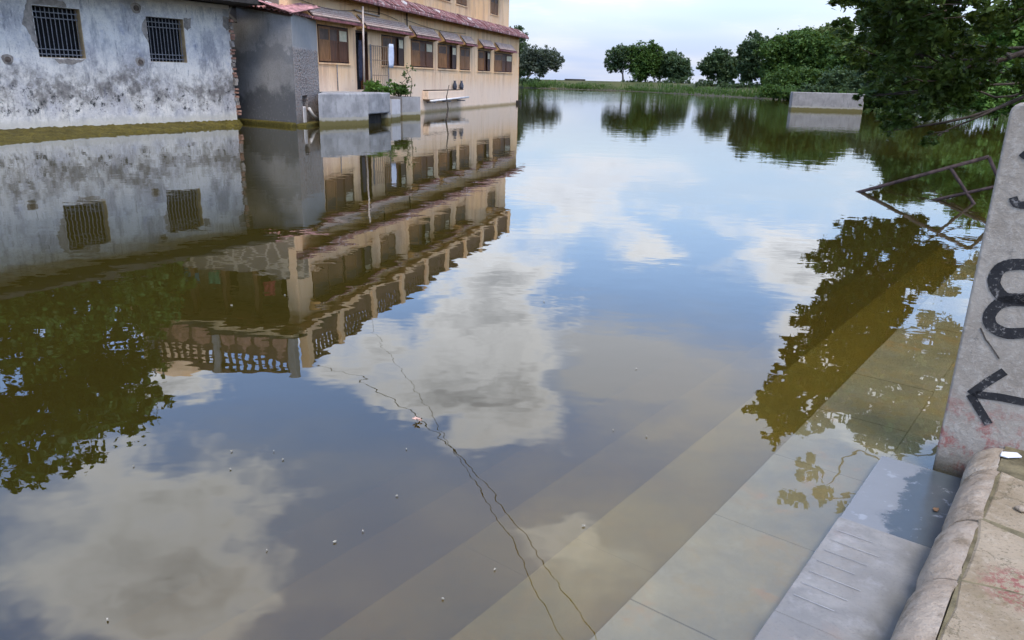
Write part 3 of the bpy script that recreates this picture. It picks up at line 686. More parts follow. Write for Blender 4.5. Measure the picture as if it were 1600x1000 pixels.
# mossy shelf at the foot of that wall
sh = [(-.2, .22), (.14, .27), (1.2, .55), (2.37, .86), (3.5, 1.08), (4.75, 1.26), (5.8, 1.6), (6.93, 1.94), (8.78, 2.64), (12, 3.4), (16, 3.9), (20, 4.2)]
sx = np.linspace(-.2, 20, 300); sn = np.interp(sx, [a for a, b in sh], [b for a, b in sh]); vs = []; NR = 9
for i, s_ in enumerate(sx):
    e = sn[i]+.05*math.sin(s_*7)+.04*math.sin(s_*17+1)+random.uniform(-.03, .03)
    for j in range(NR):
        f = j/(NR-1); zz_ = (.13*(1-f)**1.6+.025*(1-f)+.012)+random.uniform(-.02, .03)*(1 if j < NR-1 else 0)
        if j == NR-1: zz_ = -.05
        vs.append(lf(s_, -.02+(e+.02)*f, zz_))
fs = [(i*NR+j, i*NR+j+1, (i+1)*NR+j+1, (i+1)*NR+j) for i in range(len(sx)-1) for j in range(NR-1)]
MB().add(vs, fs).build('mossy_footing', moss, wh, smooth=True)

# ------------------------------------------------------------------ long cream building
BA = R(15); BO = V(0, 56, 0); bf = frame(BO, V(-math.sin(BA), -math.cos(BA), 0), V(math.cos(BA), -math.sin(BA), 0))
cb = empty('cream_building', bf(15, -4, 0), 'long two storey cream building with wooden shutters along the water', 'building')
SEND = 29.9
GW = [(25.6, 28.0, 2.10, 3.40), (20.15, 22.6, 2.12, 3.36), (16.5, 19.4, 2.11, 3.34), (13.0, 15.9, 2.10, 3.32), (10.7, 12.5, 2.09, 3.30), (6.75, 9.3, 2.09, 3.27), (1.7, 5.95, 2.09, 3.25)]
DOOR = (23.9, 25.0, 1.12, 3.38)
wall_mesh(bf, 0.0, SEND, -.5, 4.55, GW+[DOOR], .2, .3).build('ground_wall', cream, cb, origin=bf(15, 0, 0))
UF = .0; uf = lambda s, n, z: bf(s, n-.28, z)
UW = [(4.28, 6.0, 5.5, 6.62), (10.5, 12.3, 5.5, 6.62), (13.2, 15.8, 5.5, 6.62), (16.4, 19.3, 5.5, 6.65), (21.0, 22.7, 5.5, 6.65), (23.6, 28.9, 5.45, 6.70)]
wall_mesh(uf, 1.75, SEND, 4.4, 7.45, UW, .2, .3).build('upper_wall', cream, cb, origin=bf(15, -.3, 4.4))
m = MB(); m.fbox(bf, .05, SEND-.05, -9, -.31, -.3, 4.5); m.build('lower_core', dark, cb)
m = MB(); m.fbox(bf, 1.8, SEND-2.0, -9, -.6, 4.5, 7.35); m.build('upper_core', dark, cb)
m = MB(); m.fbox(bf, -.02, .03, -9, -.002, -.5, 4.5); m.fbox(bf, 1.76, 1.79, -9, -.29, 4.5, 7.4); m.build('end_wall', cream, cb)
# chamfered far corner buttress
m = MB(); m.prism([bf(-.03, 0.02, -.4), bf(-.32, -.1, -.4), bf(-.32, -.1, 2.7), bf(-.05, 0.02, 3.15)], bf(0, -.6, 0)-bf(0, 0, 0)); m.build('corner_buttress', cream, cb)
# sloping ledge between the storeys
m = MB(); prof_ = [(-.28, 4.56), (-.28, 4.98), (-.2, 4.96), (.52, 4.50), (.56, 4.44), (.56, 4.36), (.50, 4.34)]
m.prism([bf(-.55, a, b) for a, b in prof_], bf(SEND+.55, 0, 0)-bf(0, 0, 0)); lg = m.build('ledge', ledge_m, cb)
cm = MB().box((-.12, -.1, 0), (.24, 0, 0), (0, .2, 0), (0, 0, .1)).mesh('loose_stone', white_m, (0, 0, 0))
for s_ in (16.2, 11.3, 20.4, .2, 24.5): inst('loose_stone', cm, lg, bf(s_, .1, 4.74), (0, .3, random.random()))
# tile courses on the ledge
tm_ = MB(); tm_.prism([bf(0, .5, 4.522)-bf(0, 0, 0), bf(0, .5, 4.55)-bf(0, 0, 0), bf(0, -.16, 4.965)-bf(0, 0, 0), bf(0, -.16, 4.94)-bf(0, 0, 0)], bf(.52, 0, 0)-bf(0, 0, 0)); tme = tm_.mesh('tile', ledge_m, (0, 0, 0))
s_ = -.5
while s_ < SEND:
    if random.random() > .12: inst('tile', tme, lg, bf(s_, random.uniform(-.02, .03), random.uniform(-.008, .008)))
    s_ += .60
# windows with shutter leaves
def leaf_panel(fr, hinge, wd, z0, z1, ang, mat, pane, parent, sgn=1, name='shutter'):
    # a leaf hinged at s=hinge, swung outwards by ang
    u = (fr(1, 0, 0)-fr(0, 0, 0))*sgn; n = fr(0, 1, 0)-fr(0, 0, 0); d = u*math.cos(ang)+n*math.sin(ang); t = n*math.cos(ang)-u*math.sin(ang)
    o = fr(hinge, -.03, 0); q = lambda a, b, z: o+d*a+t*b+V(0, 0, z); st = .07; H_ = z1-z0; zm = z0+H_*.60
    m = MB()
    for (a0, a1, b0, b1) in ((0, st, z0, z1), (wd-st, wd, z0, z1), (st, wd-st, z0, z0+st), (st, wd-st, z1-st, z1), (st, wd-st, zm-.03, zm+.03)):
        c0 = q(a0, 0, b0); m.box(c0, q(a1, 0, b0)-c0, q(a0, .035, b0)-c0, (0, 0, b1-b0))
    sh_ = m.build(name, mat, parent)
    c0 = q(st-.01, .010, z0+st-.01); MB().box(c0, q(wd-st+.01, .01, 0)-q(st-.01, .01, 0), t*.014, (0, 0, zm-.03-z0-st+.02)).build('panel', mat, sh_)
    c0 = q(st-.01, .010, zm+.02); MB().box(c0, q(wd-st+.01, .01, 0)-q(st-.01, .01, 0), t*.012, (0, 0, z1-st-zm-.01)).build('pane', pane, sh_)
    return sh_
def make_window(fr, a, b, z0, z1, variant, lbl=None):
    m = MB(); fw = .06
    for q in ((a, a+fw, z0, z1), (b-fw, b, z0, z1), (a+fw, b-fw, z1-fw, z1), (a+fw, b-fw, z0, z0+fw*.7)): m.fbox(fr, q[0], q[1], -.15, -.02, q[2], q[3])
    w_ = m.build('window', wood_d, cb)
    if lbl: w_['label'] = lbl
    A, B = a+fw+.004, b-fw-.004; L_ = B-A
    if variant == 'closed':
        leaf_panel(fr, B, L_/2-.003, z0+.05, z1-.065, 0.02, wood_l, glass_m, w_, -1); leaf_panel(fr, A, L_/2-.003, z0+.05, z1-.065, 0.0, wood_l, glass_m, w_)
    else:
        # near side (large s) is left in the photo: near leaf ajar, middle leaf shut, far leaf with pale pane
        w3 = L_/3-.004
        leaf_panel(fr, B, w3, z0+.05, z1-.065, .16 if variant == 'open' else .07, wood_l, glass_m, w_, -1)
        m = MB(); m.fbox(fr, A+w3*2, A+w3*2+.05, -.14, -.03, z0+.045, z1-.065); m.build('mullion', wood_d, w_)
        leaf_panel(fr, A+w3*2, w3, z0+.05, z1-.065, -.02, wood, glass_m, w_, -1)
        leaf_panel(fr, A, w3, z0+.05, z1-.065, .0 if variant == 'ajar' else .10, wood_d if variant == 'open' else wood, pale_pane_m, w_)
    m = MB(); m.fbox(fr, a-.06, b+.06, -.01, .05, z0-.06, z0-.005); m.build('sill', cream, w_)
for i, q in enumerate(GW): make_window(bf, *q, 'closed' if i == 4 else ('ajar', 'open')[i % 2])
for i, q in enumerate(UW[:-1]): make_window(uf, *q, ('closed', 'closed', 'ajar', 'open', 'closed')[i])
a, b, z0, z1 = UW[-1]
make_window(uf, a, a+2.6, z0, z1, 'open'); make_window(uf, a+2.65, b, z0, z1, 'closed')
# awnings of ribbed sheet over the windows
def awning(fr, a, b, zt, zl, out, mat=awning_m):
    m = MB(); m.prism([fr(a, 0, zt), fr(a, 0, zt-.05), fr(a, out, zl), fr(a, out+.02, zl+.05)], fr(b, 0, 0)-fr(a, 0, 0)); aw = m.build('awning', awn_base, cb)
    for k in range(5):
        f = (k+.5)/5; n_ = out*f; zc = zt-(zt-zl-.05)*f+.005
        MB().box(fr(a+.05, n_-.018, zc), fr(b-.05, 0, 0)-fr(a+.05, 0, 0), fr(0, .036, 0)-fr(0, 0, 0)+V(0, 0, -.036*(zt-zl)/out), (0, 0, .05)).build('rib', mat, aw)
    for e in (a-.05, b): 
        c = MB(); c.prism([fr(e, .002, zt), fr(e, .002, zl-.10), fr(e, out-.02, zl-.02)], fr(.05, 0, 0)-fr(0, 0, 0)); c.build('cheek', ochre, aw)
    MB().fbox(fr, a, b, out+.022, out+.045, zl-.06, zl+.03).build('lip', awn_lip, aw)
for (a, b, zt, zl, ou) in ((25.25, 29.0, 3.98, 3.55, .42), (20.1, 24.85, 3.96, 3.5, .42), (16.4, 19.5, 3.92, 3.46, .34), (12.95, 15.7, 3.90, 3.45, .34), (10.5, 12.45, 3.88, 3.43, .34), (6.7, 9.3, 3.86, 3.42, .34), (1.9, 5.9, 3.84, 3.40, .34)):
    awning(bf, a, b, zt, zl, ou)
for (a, b, z0, z1) in UW: awning(uf, a-.2, b+.2, 7.05, 6.75, .5)
# door, gate and pipes
a, b, z0, z1 = DOOR
m = MB()
for q in ((a, a+.07, z0, z1), (b-.07, b, z0, z1), (a+.07, b-.07, z1-.08, z1)): m.fbox(bf, q[0], q[1], -.16, -.01, q[2], q[3])
dr = m.build('door', wood_d, cb); m = MB(); m.fbox(bf, a+.08, a+.13, -.9, -.10, z0+.02, z1-.09); m.build('door_leaf', wood, dr)
gt_ = MB(); gt_.tube([bf(23.85, .08, 1.12), bf(23.85, .08, 2.9)], .03, 8).build('hinge_post', iron, dr)
MB().tube([bf(22.55, .28, 1.15), bf(22.55, .28, 2.95)], .025, 8).build('hinge_post', iron, dr)
for k in range(9):
    f = (k+.5)/9; p_ = bf(23.85-1.3*f, .08+.2*f, 0); MB().tube([p_+V(0, 0, 1.16), p_+V(0, 0, 2.88)], .012, 6).build('gate_bar', gate_m, dr)
for z_ in (1.2, 1.7, 2.3, 2.85): MB().tube([bf(23.85, .08, z_), bf(22.55, .28, z_)], .016, 6).build('gate_rail', gate_m, dr)
MB().tube([bf(25.30, .46, 1.1), bf(25.22, .46, 4.22)], .036, 10).build('drain_pipe', pvc, cb, True)
MB().tube([bf(25.12, .07, 4.1), bf(22.9, .07, 4.05)], .035, 8).build('side_pipe', pvc, cb, True)
MB().tube([bf(22.9, .07, 4.1), bf(22.88, .07, 4.5)], .03, 8).build('side_pipe', rust, cb, True)
MB().tube([bf(19.95, .07, 4.4), bf(19.95, .07, 3.6)], .03, 8).build('side_pipe', rust, cb, True)
MB().tube([bf(26.7, .04, 2.05), bf(26.7, .04, 1.1)], .018, 6).build('thin_pipe', iron, cb, True)
for k, s0_ in enumerate((29.4, 20.2)): MB().tube([bf(s0_-8.5*f, .045+.02*math.sin(9*f), 4.12-.14*math.sin(math.pi*f*(2-k))-.1*f) for f in np.linspace(0, 1, 14)], .010, 6).build('cable', wire_m, cb)
# upper slab and lattice parapet
m = MB(); m.fbox(uf, 1.6, SEND+.35, -9, .38, 7.36, 7.52); m.build('roof_slab', cream, cb)
posts = [1.7, 4.9, 8.1, 11.3, 14.5, 17.7, 20.9, 24.1, 27.2, SEND-.08]
for s_ in posts: m = MB(); m.fbox(uf, s_-.17, s_+.17, .0, .34, 7.52, 8.95); m.build('parapet_post', cream, cb, bevel=.02)
def lattice(fr, a, b, n0, z0, z1, arches=False):
    m = MB(); m.fbox(fr, a, b, n0, n0+.12, z0, z0+(z1-z0)*.52); par = m.build('parapet_panel', jali_m, cb)
    m = MB(); m.fbox(fr, a, b, n0, n0+.14, z1-.14, z1); m.build('rail', jali_m, par)
    zb = z0+(z1-z0)*.52; zt_ = z1-.14; n = max(2, int((b-a)/.30)); wme = MB().fbox(fr, 0, .11, n0+.02, n0+.10, zb, zt_).mesh('baluster', jali_m, fr(0, 0, 0))
    for k in range(n+1): inst('baluster', wme, par, fr(a+(b-a-.11)*k/n, 0, 0))
    m = MB(); zc = (zb+zt_)/2; m.fbox(fr, a, b, n0+.03, n0+.09, zc-.06, zc+.05); m.build('rail', jali_m, par)
    if arches:
        n = max(1, int((b-a)/.72)); st_ = (b-a)/n
        for k in range(n):
            c = a+(k+.5)*st_; hw = st_*.40; pts = [(c-hw, z0+.02), (c+hw, z0+.02), (c+hw, z0+.36), (c+hw*.75, z0+.46), (c+hw*.25, z0+.56), (c, z0+.68), (c-hw*.25, z0+.56), (c-hw*.75, z0+.46), (c-hw, z0+.36)]
            MB().prism([fr(x, n0+.122, z) for x, z in pts], fr(0, .02, 0)-fr(0, 0, 0)).build('arch_motif', brick_m, par)
for a, b in zip(posts[:-1], posts[1:]): lattice(uf, a+.18, b-.18, .1, 7.52, 8.85)
# end front (facing left of the camera), seen in the mirror of the pond: verandah and arched parapet
EC = bf(SEND, 0, 0); ef = frame(EC, -(bf(0, 1, 0)-bf(0, 0, 0)), bf(1, 0, 0)-bf(0, 0, 0))      # s to the left, n towards the viewer
stone_m = principled('patched_stone', lambda t, p: t.mix(t.step(t.voro(t.pos(), 1.6, 'DISTANCE_TO_EDGE'), .02, .09), (.48, .40, .28), t.mix(t.noise(t.pos(), 3, 5), (.16, .13, .10), (.27, .22, .17))))
m = MB(); m.fbox(ef, .02, 6.8, -.4, -.02, -.3, 5.55); m.build('stone_front', stone_m, cb)
m = MB(); m.fbox(ef, .30, .72, -.5, .02, 5.57, 7.34); m.build('corner_pier', cream, cb)
m = MB(); m.fbox(ef, 0.9, 6.7, -2.1, -1.9, 5.5, 7.34); m.build('verandah_wall', tan, cb)
for s_ in (2.1, 3.5, 4.9, 6.3): m = MB(); m.fbox(ef, s_-.09, s_+.09, -.3, -.06, 5.56, 7.35); m.build('column', wood_l, cb)
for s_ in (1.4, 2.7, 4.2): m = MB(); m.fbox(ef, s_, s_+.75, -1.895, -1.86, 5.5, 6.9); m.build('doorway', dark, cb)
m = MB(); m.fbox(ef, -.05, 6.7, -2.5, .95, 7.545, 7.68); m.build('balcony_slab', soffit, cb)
m = MB(); m.fbox(ef, .0, 6.7, .55, .93, 7.35, 7.54); m.build('slab_beam', tan, cb)
for s_ in (.1, 3.4, 6.4): m = MB(); m.fbox(ef, s_-.14, s_+.14, .7, .96, 7.69, 9.2); m.build('parapet_post', cement, cb, bevel=.02)
lattice(ef, .26, 3.24, .76, 7.69, 9.15, True); lattice(ef, 3.56, 6.24, .76, 7.69, 9.15, True)
def cloth(name, fr, s_, n_, z_, wd, ht, mat, label):
    m = MB(); vs = []; nx, nz = 9, 8
    for i in range(nx):
        for j in range(nz): vs.append(fr(s_+wd*i/(nx-1), n_+.03*math.sin(i*1.9+j*.5), z_-ht*j/(nz-1)*(1+.05*math.sin(i*2.2))))
    m.add(vs, [(i*nz+j, i*nz+j+1, (i+1)*nz+j+1, (i+1)*nz+j) for i in range(nx-1) for j in range(nz-1)]); o = m.build(name, mat, None, True)
    md = o.modifiers.new('thickness', 'SOLIDIFY'); md.thickness = .008; return tag(o, label, 'laundry', 'laundry hung out to dry')
cloth('hanging_cloth', bf, 22.2, .36, 2.98, .45, .95, cloth_w, 'pale blue cloth draped over the gate beside the door')
cloth('hanging_cloth', bf, 24.7, .10, 3.0, .28, 1.5, cloth_d, 'dark patterned garment hanging at the left side of the door')
cloth('hanging_cloth', ef, 1.3, -.10, 6.35, .5, .5, cloth_r, 'red cloth hanging in the verandah, seen in the reflection')
cloth('hanging_cloth', ef, 3.7, -.10, 6.25, .5, .6, cloth_g, 'green cloth hanging in the verandah, seen in the reflection')
cloth('hanging_cloth', ef, 4.6, -.10, 6.2, .7, .5, cloth_t, 'teal cloth hanging in the verandah, seen in the reflection')
# roof water tank with ladder, seen in the reflection
tk_ = empty('water_tank', ef(7.4, -2, 9.2), 'rounded cream roof tank with ladder, seen in the reflection', 'water tank')
MB().lathe(ef(7.0, -1.2, 7.7), [(1.25, 0), (1.25, 2.1), (1.1, 2.5), (.8, 2.75), (.3, 2.9)], 28).build('body', cream, tk_, True)
for k in (-.2, .2): MB().tube([ef(6.9+k, .09, 7.7), ef(6.9+k, .09, 10.2)], .035, 6).build('ladder_rail', iron, tk_)
for k in range(7): MB().tube([ef(6.7, .09, 7.95+.32*k), ef(7.1, .09, 7.95+.32*k)], .022, 6).build('rung', iron, tk_)

# ------------------------------------------------------------------ grey cement outhouse
g0, g1, g2 = V(-9.95, 27.75, 0), V(-7.32, 25.95, 0), V(-7.22, 28.75, 0)
oh = empty('cement_outhouse', (g0+g1+g2)/3, 'grey cement outhouse with pink tin roof between the two houses', 'outhouse')
h0, h1, h2 = 3.98, 3.50, 3.56
m = MB(); m.add([g0+V(0, 0, -.3), g1+V(0, 0, -.3), g1+V(0, 0, h1), g0+V(.35, -.24, h0-.06), g0+V(.35, -.24, 3.28), g0+V(0, 0, 3.28)], [(0, 1, 2, 3, 4, 5)]); m.build('front_wall', cement, oh)
gd_ = (g2-g1)/np.linalg.norm(g2-g1); gn = V(gd_[1], -gd_[0], 0); L2 = np.linalg.norm(g2-g1); gfr = frame(g1, gd_, gn)
NI = [(.72, 1.28, .45, .98)]
gm = wall_mesh(lambda s, n, z: gfr(s, n, z), 0, L2, -.3, 3.5, NI, .35, .005); gm.f = [f[::-1] for f in gm.f]; gm.build('side_wall', pebble, oh)
m = MB(); m.fbox(gfr, .6, 1.4, -.5, -.36, .3, 1.1); m.build('niche_back', soffit, oh)
m = MB(); m.fbox(gfr, .70, 1.05, -.3, .02, -.1, .62); m.build('niche_post', white_m, oh, bevel=.04)
m = MB(); m.tube([gfr(1.25, .05, .55), gfr(1.5, .10, .30), gfr(2.1, .12, .10)], [.05, .06, .07], 8); m.build('spill_pipe', white_m, oh, True)
m = MB(); m.fbox(gfr, -.1, 1.6, 0.0, .34, -.2, .10); m.build('rubble_footing', moss, oh, bevel=.05)
fd = (g0-g1)/np.linalg.norm(g0-g1); fn = V(fd[1]*-1, fd[0], 0); fn = fn if fn[1] < 0 else -fn
m = MB(); m.prism([g1+fn*.25+V(0, 0, -.2), g0+fn*.25+V(0, 0, -.2), g0+V(0, 0, -.2), g1+V(0, 0, -.2)], (0, 0, .33)); m.build('mossy_footing', moss, oh, bevel=.05)
# corrugated roof
ra, rb_, rc_ = g0+fn*.28+V(-.2, .15, h0+.06), g1+fn*.22+gn*.2+V(0, 0, h1+.03), g2+gn*.22+V(0, 0, h2-.02)
def corr(p, q, depth, name, nseg):
    m = MB(); vs = []; d = q-p
    for i in range(nseg+1):
        f = i/nseg; zz2 = .035*math.sin(i*math.pi/2)
        for k in range(2): vs.append(p+d*f+depth*k+V(0, 0, zz2))
    m.add(vs, [(2*i, 2*i+2, 2*i+3, 2*i+1) for i in range(nseg)]); o = m.build(name, tin, oh); md = o.modifiers.new('thickness', 'SOLIDIFY'); md.thickness = .02; return o
corr(ra, rb_, V(.55, 1.55, .30), 'tin_sheet', 60); corr(rb_, rc_, V(-1.1, .2, .34), 'tin_sheet', 52)
m = MB(); m.tube([ra+V(.1, .1, -.10), rb_+V(-.02, .1, -.08)], .04, 6); m.build('purlin', wood_d, oh)
sm_ = MB().box((-.3, -.1, 0), (.6, 0, 0), (0, .2, 0), (0, 0, .10)).mesh('roof_stone', white_m, (0, 0, 0))
for f in (.45, .6): p_ = ra+(rb_-ra)*f+V(.1, .25, .09); inst('roof_stone', sm_, oh, p_, (0, .15, -.55), (.6, 1, 1))
m = MB(); m.tube([g0+V(-.5, .5, 3.25), g0+V(.3, -.1, 3.3)], .03, 6); m.build('rafter', wood_d, oh)

# ------------------------------------------------------------------ platform, planters, ledge
p0, p1, p2 = wat(497, 199), wat(577, 194), bf(23.45, 2.0, 0)
p2 = wat(611, 190.5)
pl = empty('cement_platform', (p0+p2)/2, 'low grey cement platform in front of the door', 'platform')
back = lambda p: p-(bf(0, 1, 0)-bf(0, 0, 0))*((p-BO)@(bf(0, 1, 0)-bf(0, 0, 0))-.02)
p0 = V(-6.72, 26.5, 0); m = MB(); m.prism([p0+V(0, 0, -.4), p1+V(0, 0, -.4), back(p1)+V(0, 0, -.4), V(-7.16, 28.9, -.4)], (0, 0, 1.47)); o = m.build('body', platform_m, pl, bevel=.06); 
for v in o.data.vertices: pass
m = MB(); m.prism([p1+V(0, 0, .34), p2+V(0, 0, .34), back(p2)+V(0, 0, .34), back(p1)+V(0, 0, .34)], (0, 0, .74)); m.build('cantilever', platform_m, pl, bevel=.05)
m = MB(); m.fbox(frame(p2, (p2-p1)/np.linalg.norm(p2-p1), V(0, 0, 0)+np.cross((p2-p1)/np.linalg.norm(p2-p1), V(0, 0, 1))), -.22, -.02, -.3, 0, -.5, .34); m.build('leg', platform_m, pl)
m = MB(); m.prism([p1+V(0, 0, -.3)-(bf(0, 1, 0)-bf(0, 0, 0))*.3, p2+V(0, 0, -.3)-(bf(0, 1, 0)-bf(0, 0, 0))*.3, back(p2)+V(0, 0, -.3), back(p1)+V(0, 0, -.3)], (0, 0, .6)); m.build('shade_fill', soffit, pl)  # solid near-black filler, painted as the shade below the cantilever
def planter(name, L_, R_, depth, zt_, mat, label):
    d = (R_-L_)/np.linalg.norm(R_-L_); n = V(-d[1], d[0], 0); e = empty(name, (L_+R_)/2, label, 'planter'); t_ = .09; H_ = zt_+.4
    o = L_+V(0, 0, -.4); wv = R_-L_; dv = n*depth
    m = MB(); m.box(o, wv, n*t_, (0, 0, H_)); m.box(o+dv-n*t_, wv, n*t_, (0, 0, H_)); m.box(o+n*t_, d*t_, dv-n*2*t_, (0, 0, H_)); m.box(R_+V(0, 0, -.4)+n*t_-d*t_, d*t_, dv-n*2*t_, (0, 0, H_)); m.build('trough', mat, e)
    MB().box(o+n*t_+d*t_, wv-d*2*t_, dv-n*2*t_, (0, 0, H_-.1)).build('soil', mud, e)
    return (L_+R_)/2+dv/2+V(0, 0, zt_-.08), e
c1, _ = planter('planter', wat(612.5, 188.5), wat(626, 187), .75, .80, pale_planter, 'narrow pale planter box next to the cement platform')
c2, _ = planter('planter', wat(629, 184.8), wat(657, 183.6), .95, .86, planter_m, 'wide grey cement planter box standing in the water')
lgd = empty('wall_bench', bf(14.8, .3, .6), 'white ledge with a pipe below it along the cream wall', 'ledge')
m = MB(); m.fbox(bf, 12.6, 18.0, .0, .32, .62, 1.02); m.build('shelf', cream, lgd, bevel=.03)
m = MB(); m.fbox(bf, 12.7, 18.0, .02, .30, 1.025, 1.07); m.build('debris', bark, lgd, bevel=.02)
MB().tube([bf(18.0, .42, .56), bf(12.2, .42, .66)], .05, 10).build('pipe', white_m, lgd, True)
for k in (12.9, 15.2, 17.4): m = MB(); m.fbox(bf, k-.04, k+.04, .0, .46, .46, .52); m.build('bracket', iron, lgd)
for k, s_ in enumerate((13.75, 12.65)):
    o = MB().lathe(bf(s_, .16, 1.072), [(.08, 0), (.11, .07), (.12, .2), (.08, .33), (.05, .39), (.09, .45)], 16).build('pot', jar_m, None, True)
    tag(o, ('small dark pot on the ledge, nearer the planters', 'small dark pot at the far end of the ledge')[k], 'pot', 'pots on the ledge')
m = MB(); b0 = wat(697, 190); m.tube([b0+V(.02, 0, -.8), b0, b0+V(.08, 0, .5), b0+V(.02, .0, .95), b0+V(.12, 0, 1.4)], [.04, .035, .03, .022, .012], 7)
stk = m.build('dead_branch', bark, None, True); tag(stk, 'thin dead branch standing up out of the water near the ledge', 'branch')
m = MB(); m.fbox(bf, .05, .5, .02, .3, -.3, .24); dn = m.build('outfall', soffit, cb)

# ------------------------------------------------------------------ trees and plants
def mir(u, v, D):                     # point seen at pixel (u, v) in the mirror of the pond, at horizontal distance D
    d = ray(u, v)*V(1, 1, -1); return V(0, 0, -CAM_H)+d*(D/math.hypot(d[0], d[1]))
def leaves(centres, radii, n_each, size, flat=.8, droop=0.0, aspect=.45, shell=.6):
    C_, S_ = [], []
    for c, r, n in zip(centres, radii, n_each):
        d = RNG.normal(size=(n, 3)); d /= np.linalg.norm(d, axis=1)[:, None]
        rr = r*(shell+(1-shell)*RNG.random(n))*RNG.random(n)**.25*(1+.25*RNG.normal(size=n)).clip(.4, 1.6)
        # leaves gather in tufts so the outline is uneven
        k = max(4, n//38); tuft = RNG.integers(0, k, n); td = RNG.normal(size=(k, 3)); td /= np.linalg.norm(td, axis=1)[:, None]
        tp = td*(r*(.55+.55*RNG.random(k)))[:, None]
        p = tp[tuft]+d*(r*.24*RNG.random(n)**.5)[:, None]; m_ = RNG.random(n) < .25; p[m_] = (d*rr[:, None])[m_]
        p[:, 2] *= flat; C_.append(np.asarray(c)+p); S_.append(np.full(n, 1.0))
    P = np.vstack(C_); n = len(P)
    a = RNG.normal(size=(n, 3)); a[:, 2] = a[:, 2]*.6-droop; a /= np.linalg.norm(a, axis=1)[:, None]
    b = RNG.normal(size=(n, 3)); b[:, 2] *= .5; b -= a*(a*b).sum(1)[:, None]; b /= np.linalg.norm(b, axis=1)[:, None]+1e-9
    L = size*(.6+.8*RNG.random(n)); W_ = L*aspect
    v0 = P-a*L[:, None]*.5; v1 = P+b*W_[:, None]*.5-a*L[:, None]*.08; v2 = P+a*L[:, None]*.5; v3 = P-b*W_[:, None]*.5-a*L[:, None]*.08
    Vv = np.stack([v0, v1, v2, v3], 1).reshape(-1, 3); Ff = np.arange(4*n).reshape(-1, 4); return Vv, Ff
def tree(name, base, centres, radii, n_each, size, mat, label, group, cat='tree', bark_m=bark, trunk_r=.2, limbs=14, fork=.45, droop=.1, aspect=.5, lean=None, shell=.6, flat=.8):
    base = np.asarray(base, float); e = empty(name, base, label, cat, group); centres = [np.asarray(c) for c in centres]
    top = np.mean(centres, 0); fk = base+(top-base)*fork if lean is None else np.asarray(lean)
    m = MB(); mid = (base+fk)/2+RNG.normal(0, .06*np.linalg.norm(fk-base), 3)*V(1, 1, 0)
    m.tube([base-V(0, 0, .4), base+V(0, 0, .05), mid, fk], [trunk_r*1.5, trunk_r*1.25, trunk_r, trunk_r*.8], 9)
    order = np.argsort(RNG.random(len(centres))); npri = min(len(centres), max(3, limbs//5)); prim = []
    pts_ = np.array(centres); sel = [order[0]]
    while len(sel) < npri: sel.append(int(np.argmax(np.min([np.linalg.norm(pts_-pts_[j], axis=1) for j in sel], axis=0))))
    for i in sel:                       # main limbs spread apart
        c = centres[i]; d = c-fk; L_ = np.linalg.norm(d); r0 = trunk_r*random.uniform(.45, .65)
        path = [fk-V(0, 0, r0*.3), fk+d*.3+RNG.normal(0, .05*L_, 3)+V(0, 0, .08*L_), fk+d*.65+RNG.normal(0, .05*L_, 3)+V(0, 0, .06*L_), c]
        sp_ = smooth_pts(path, 5); m.tube(sp_, list(np.interp(np.linspace(0, 3, len(sp_)), [0, 1, 2, 3], [r0, r0*.62, r0*.34, r0*.08])), 7); prim.append((path, r0))
    for i in order[:limbs]:             # side branches leave the nearest limb
        c = centres[i]; path, r0 = min(prim, key=lambda q: min(np.linalg.norm(c-k) for k in q[0][1:])); j = 1+int(np.argmin([np.linalg.norm(c-k) for k in path[1:]])); j = min(j, 2)
        a = path[j]+(path[j-1]-path[j])*random.random()*.6; d = c-a; L_ = np.linalg.norm(d)
        sp_ = smooth_pts([a, a+d*.35+RNG.normal(0, .07*L_, 3), a+d*.7+RNG.normal(0, .07*L_, 3), c], 3); m.tube(sp_, list(np.linspace(r0*.30, r0*.05, len(sp_))), 5)
        for _ in range(2):
            q = c+RNG.normal(0, radii[i]*.6, 3); a2 = a+d*random.uniform(.5, .9); m.tube([a2, (a2+q)/2+RNG.normal(0, .1*radii[i], 3), q], [r0*.14, r0*.09, r0*.03], 4)
    m.build('trunk', bark_m, e, True)
    Vv, Ff = leaves(centres, radii, n_each, size, flat, droop, aspect, shell); big_mesh('crown', Vv, Ff, mat, e, tuple(top))
    return e
def inpoly(x, y, P):
    c = False
    for (x1, y1), (x2, y2) in zip(P, P[1:]+P[:1]):
        if (y1 > y) != (y2 > y) and x < (x2-x1)*(y-y1)/(y2-y1)+x1: c = not c
    return c
random.seed(21); RNG = np.random.default_rng(5)
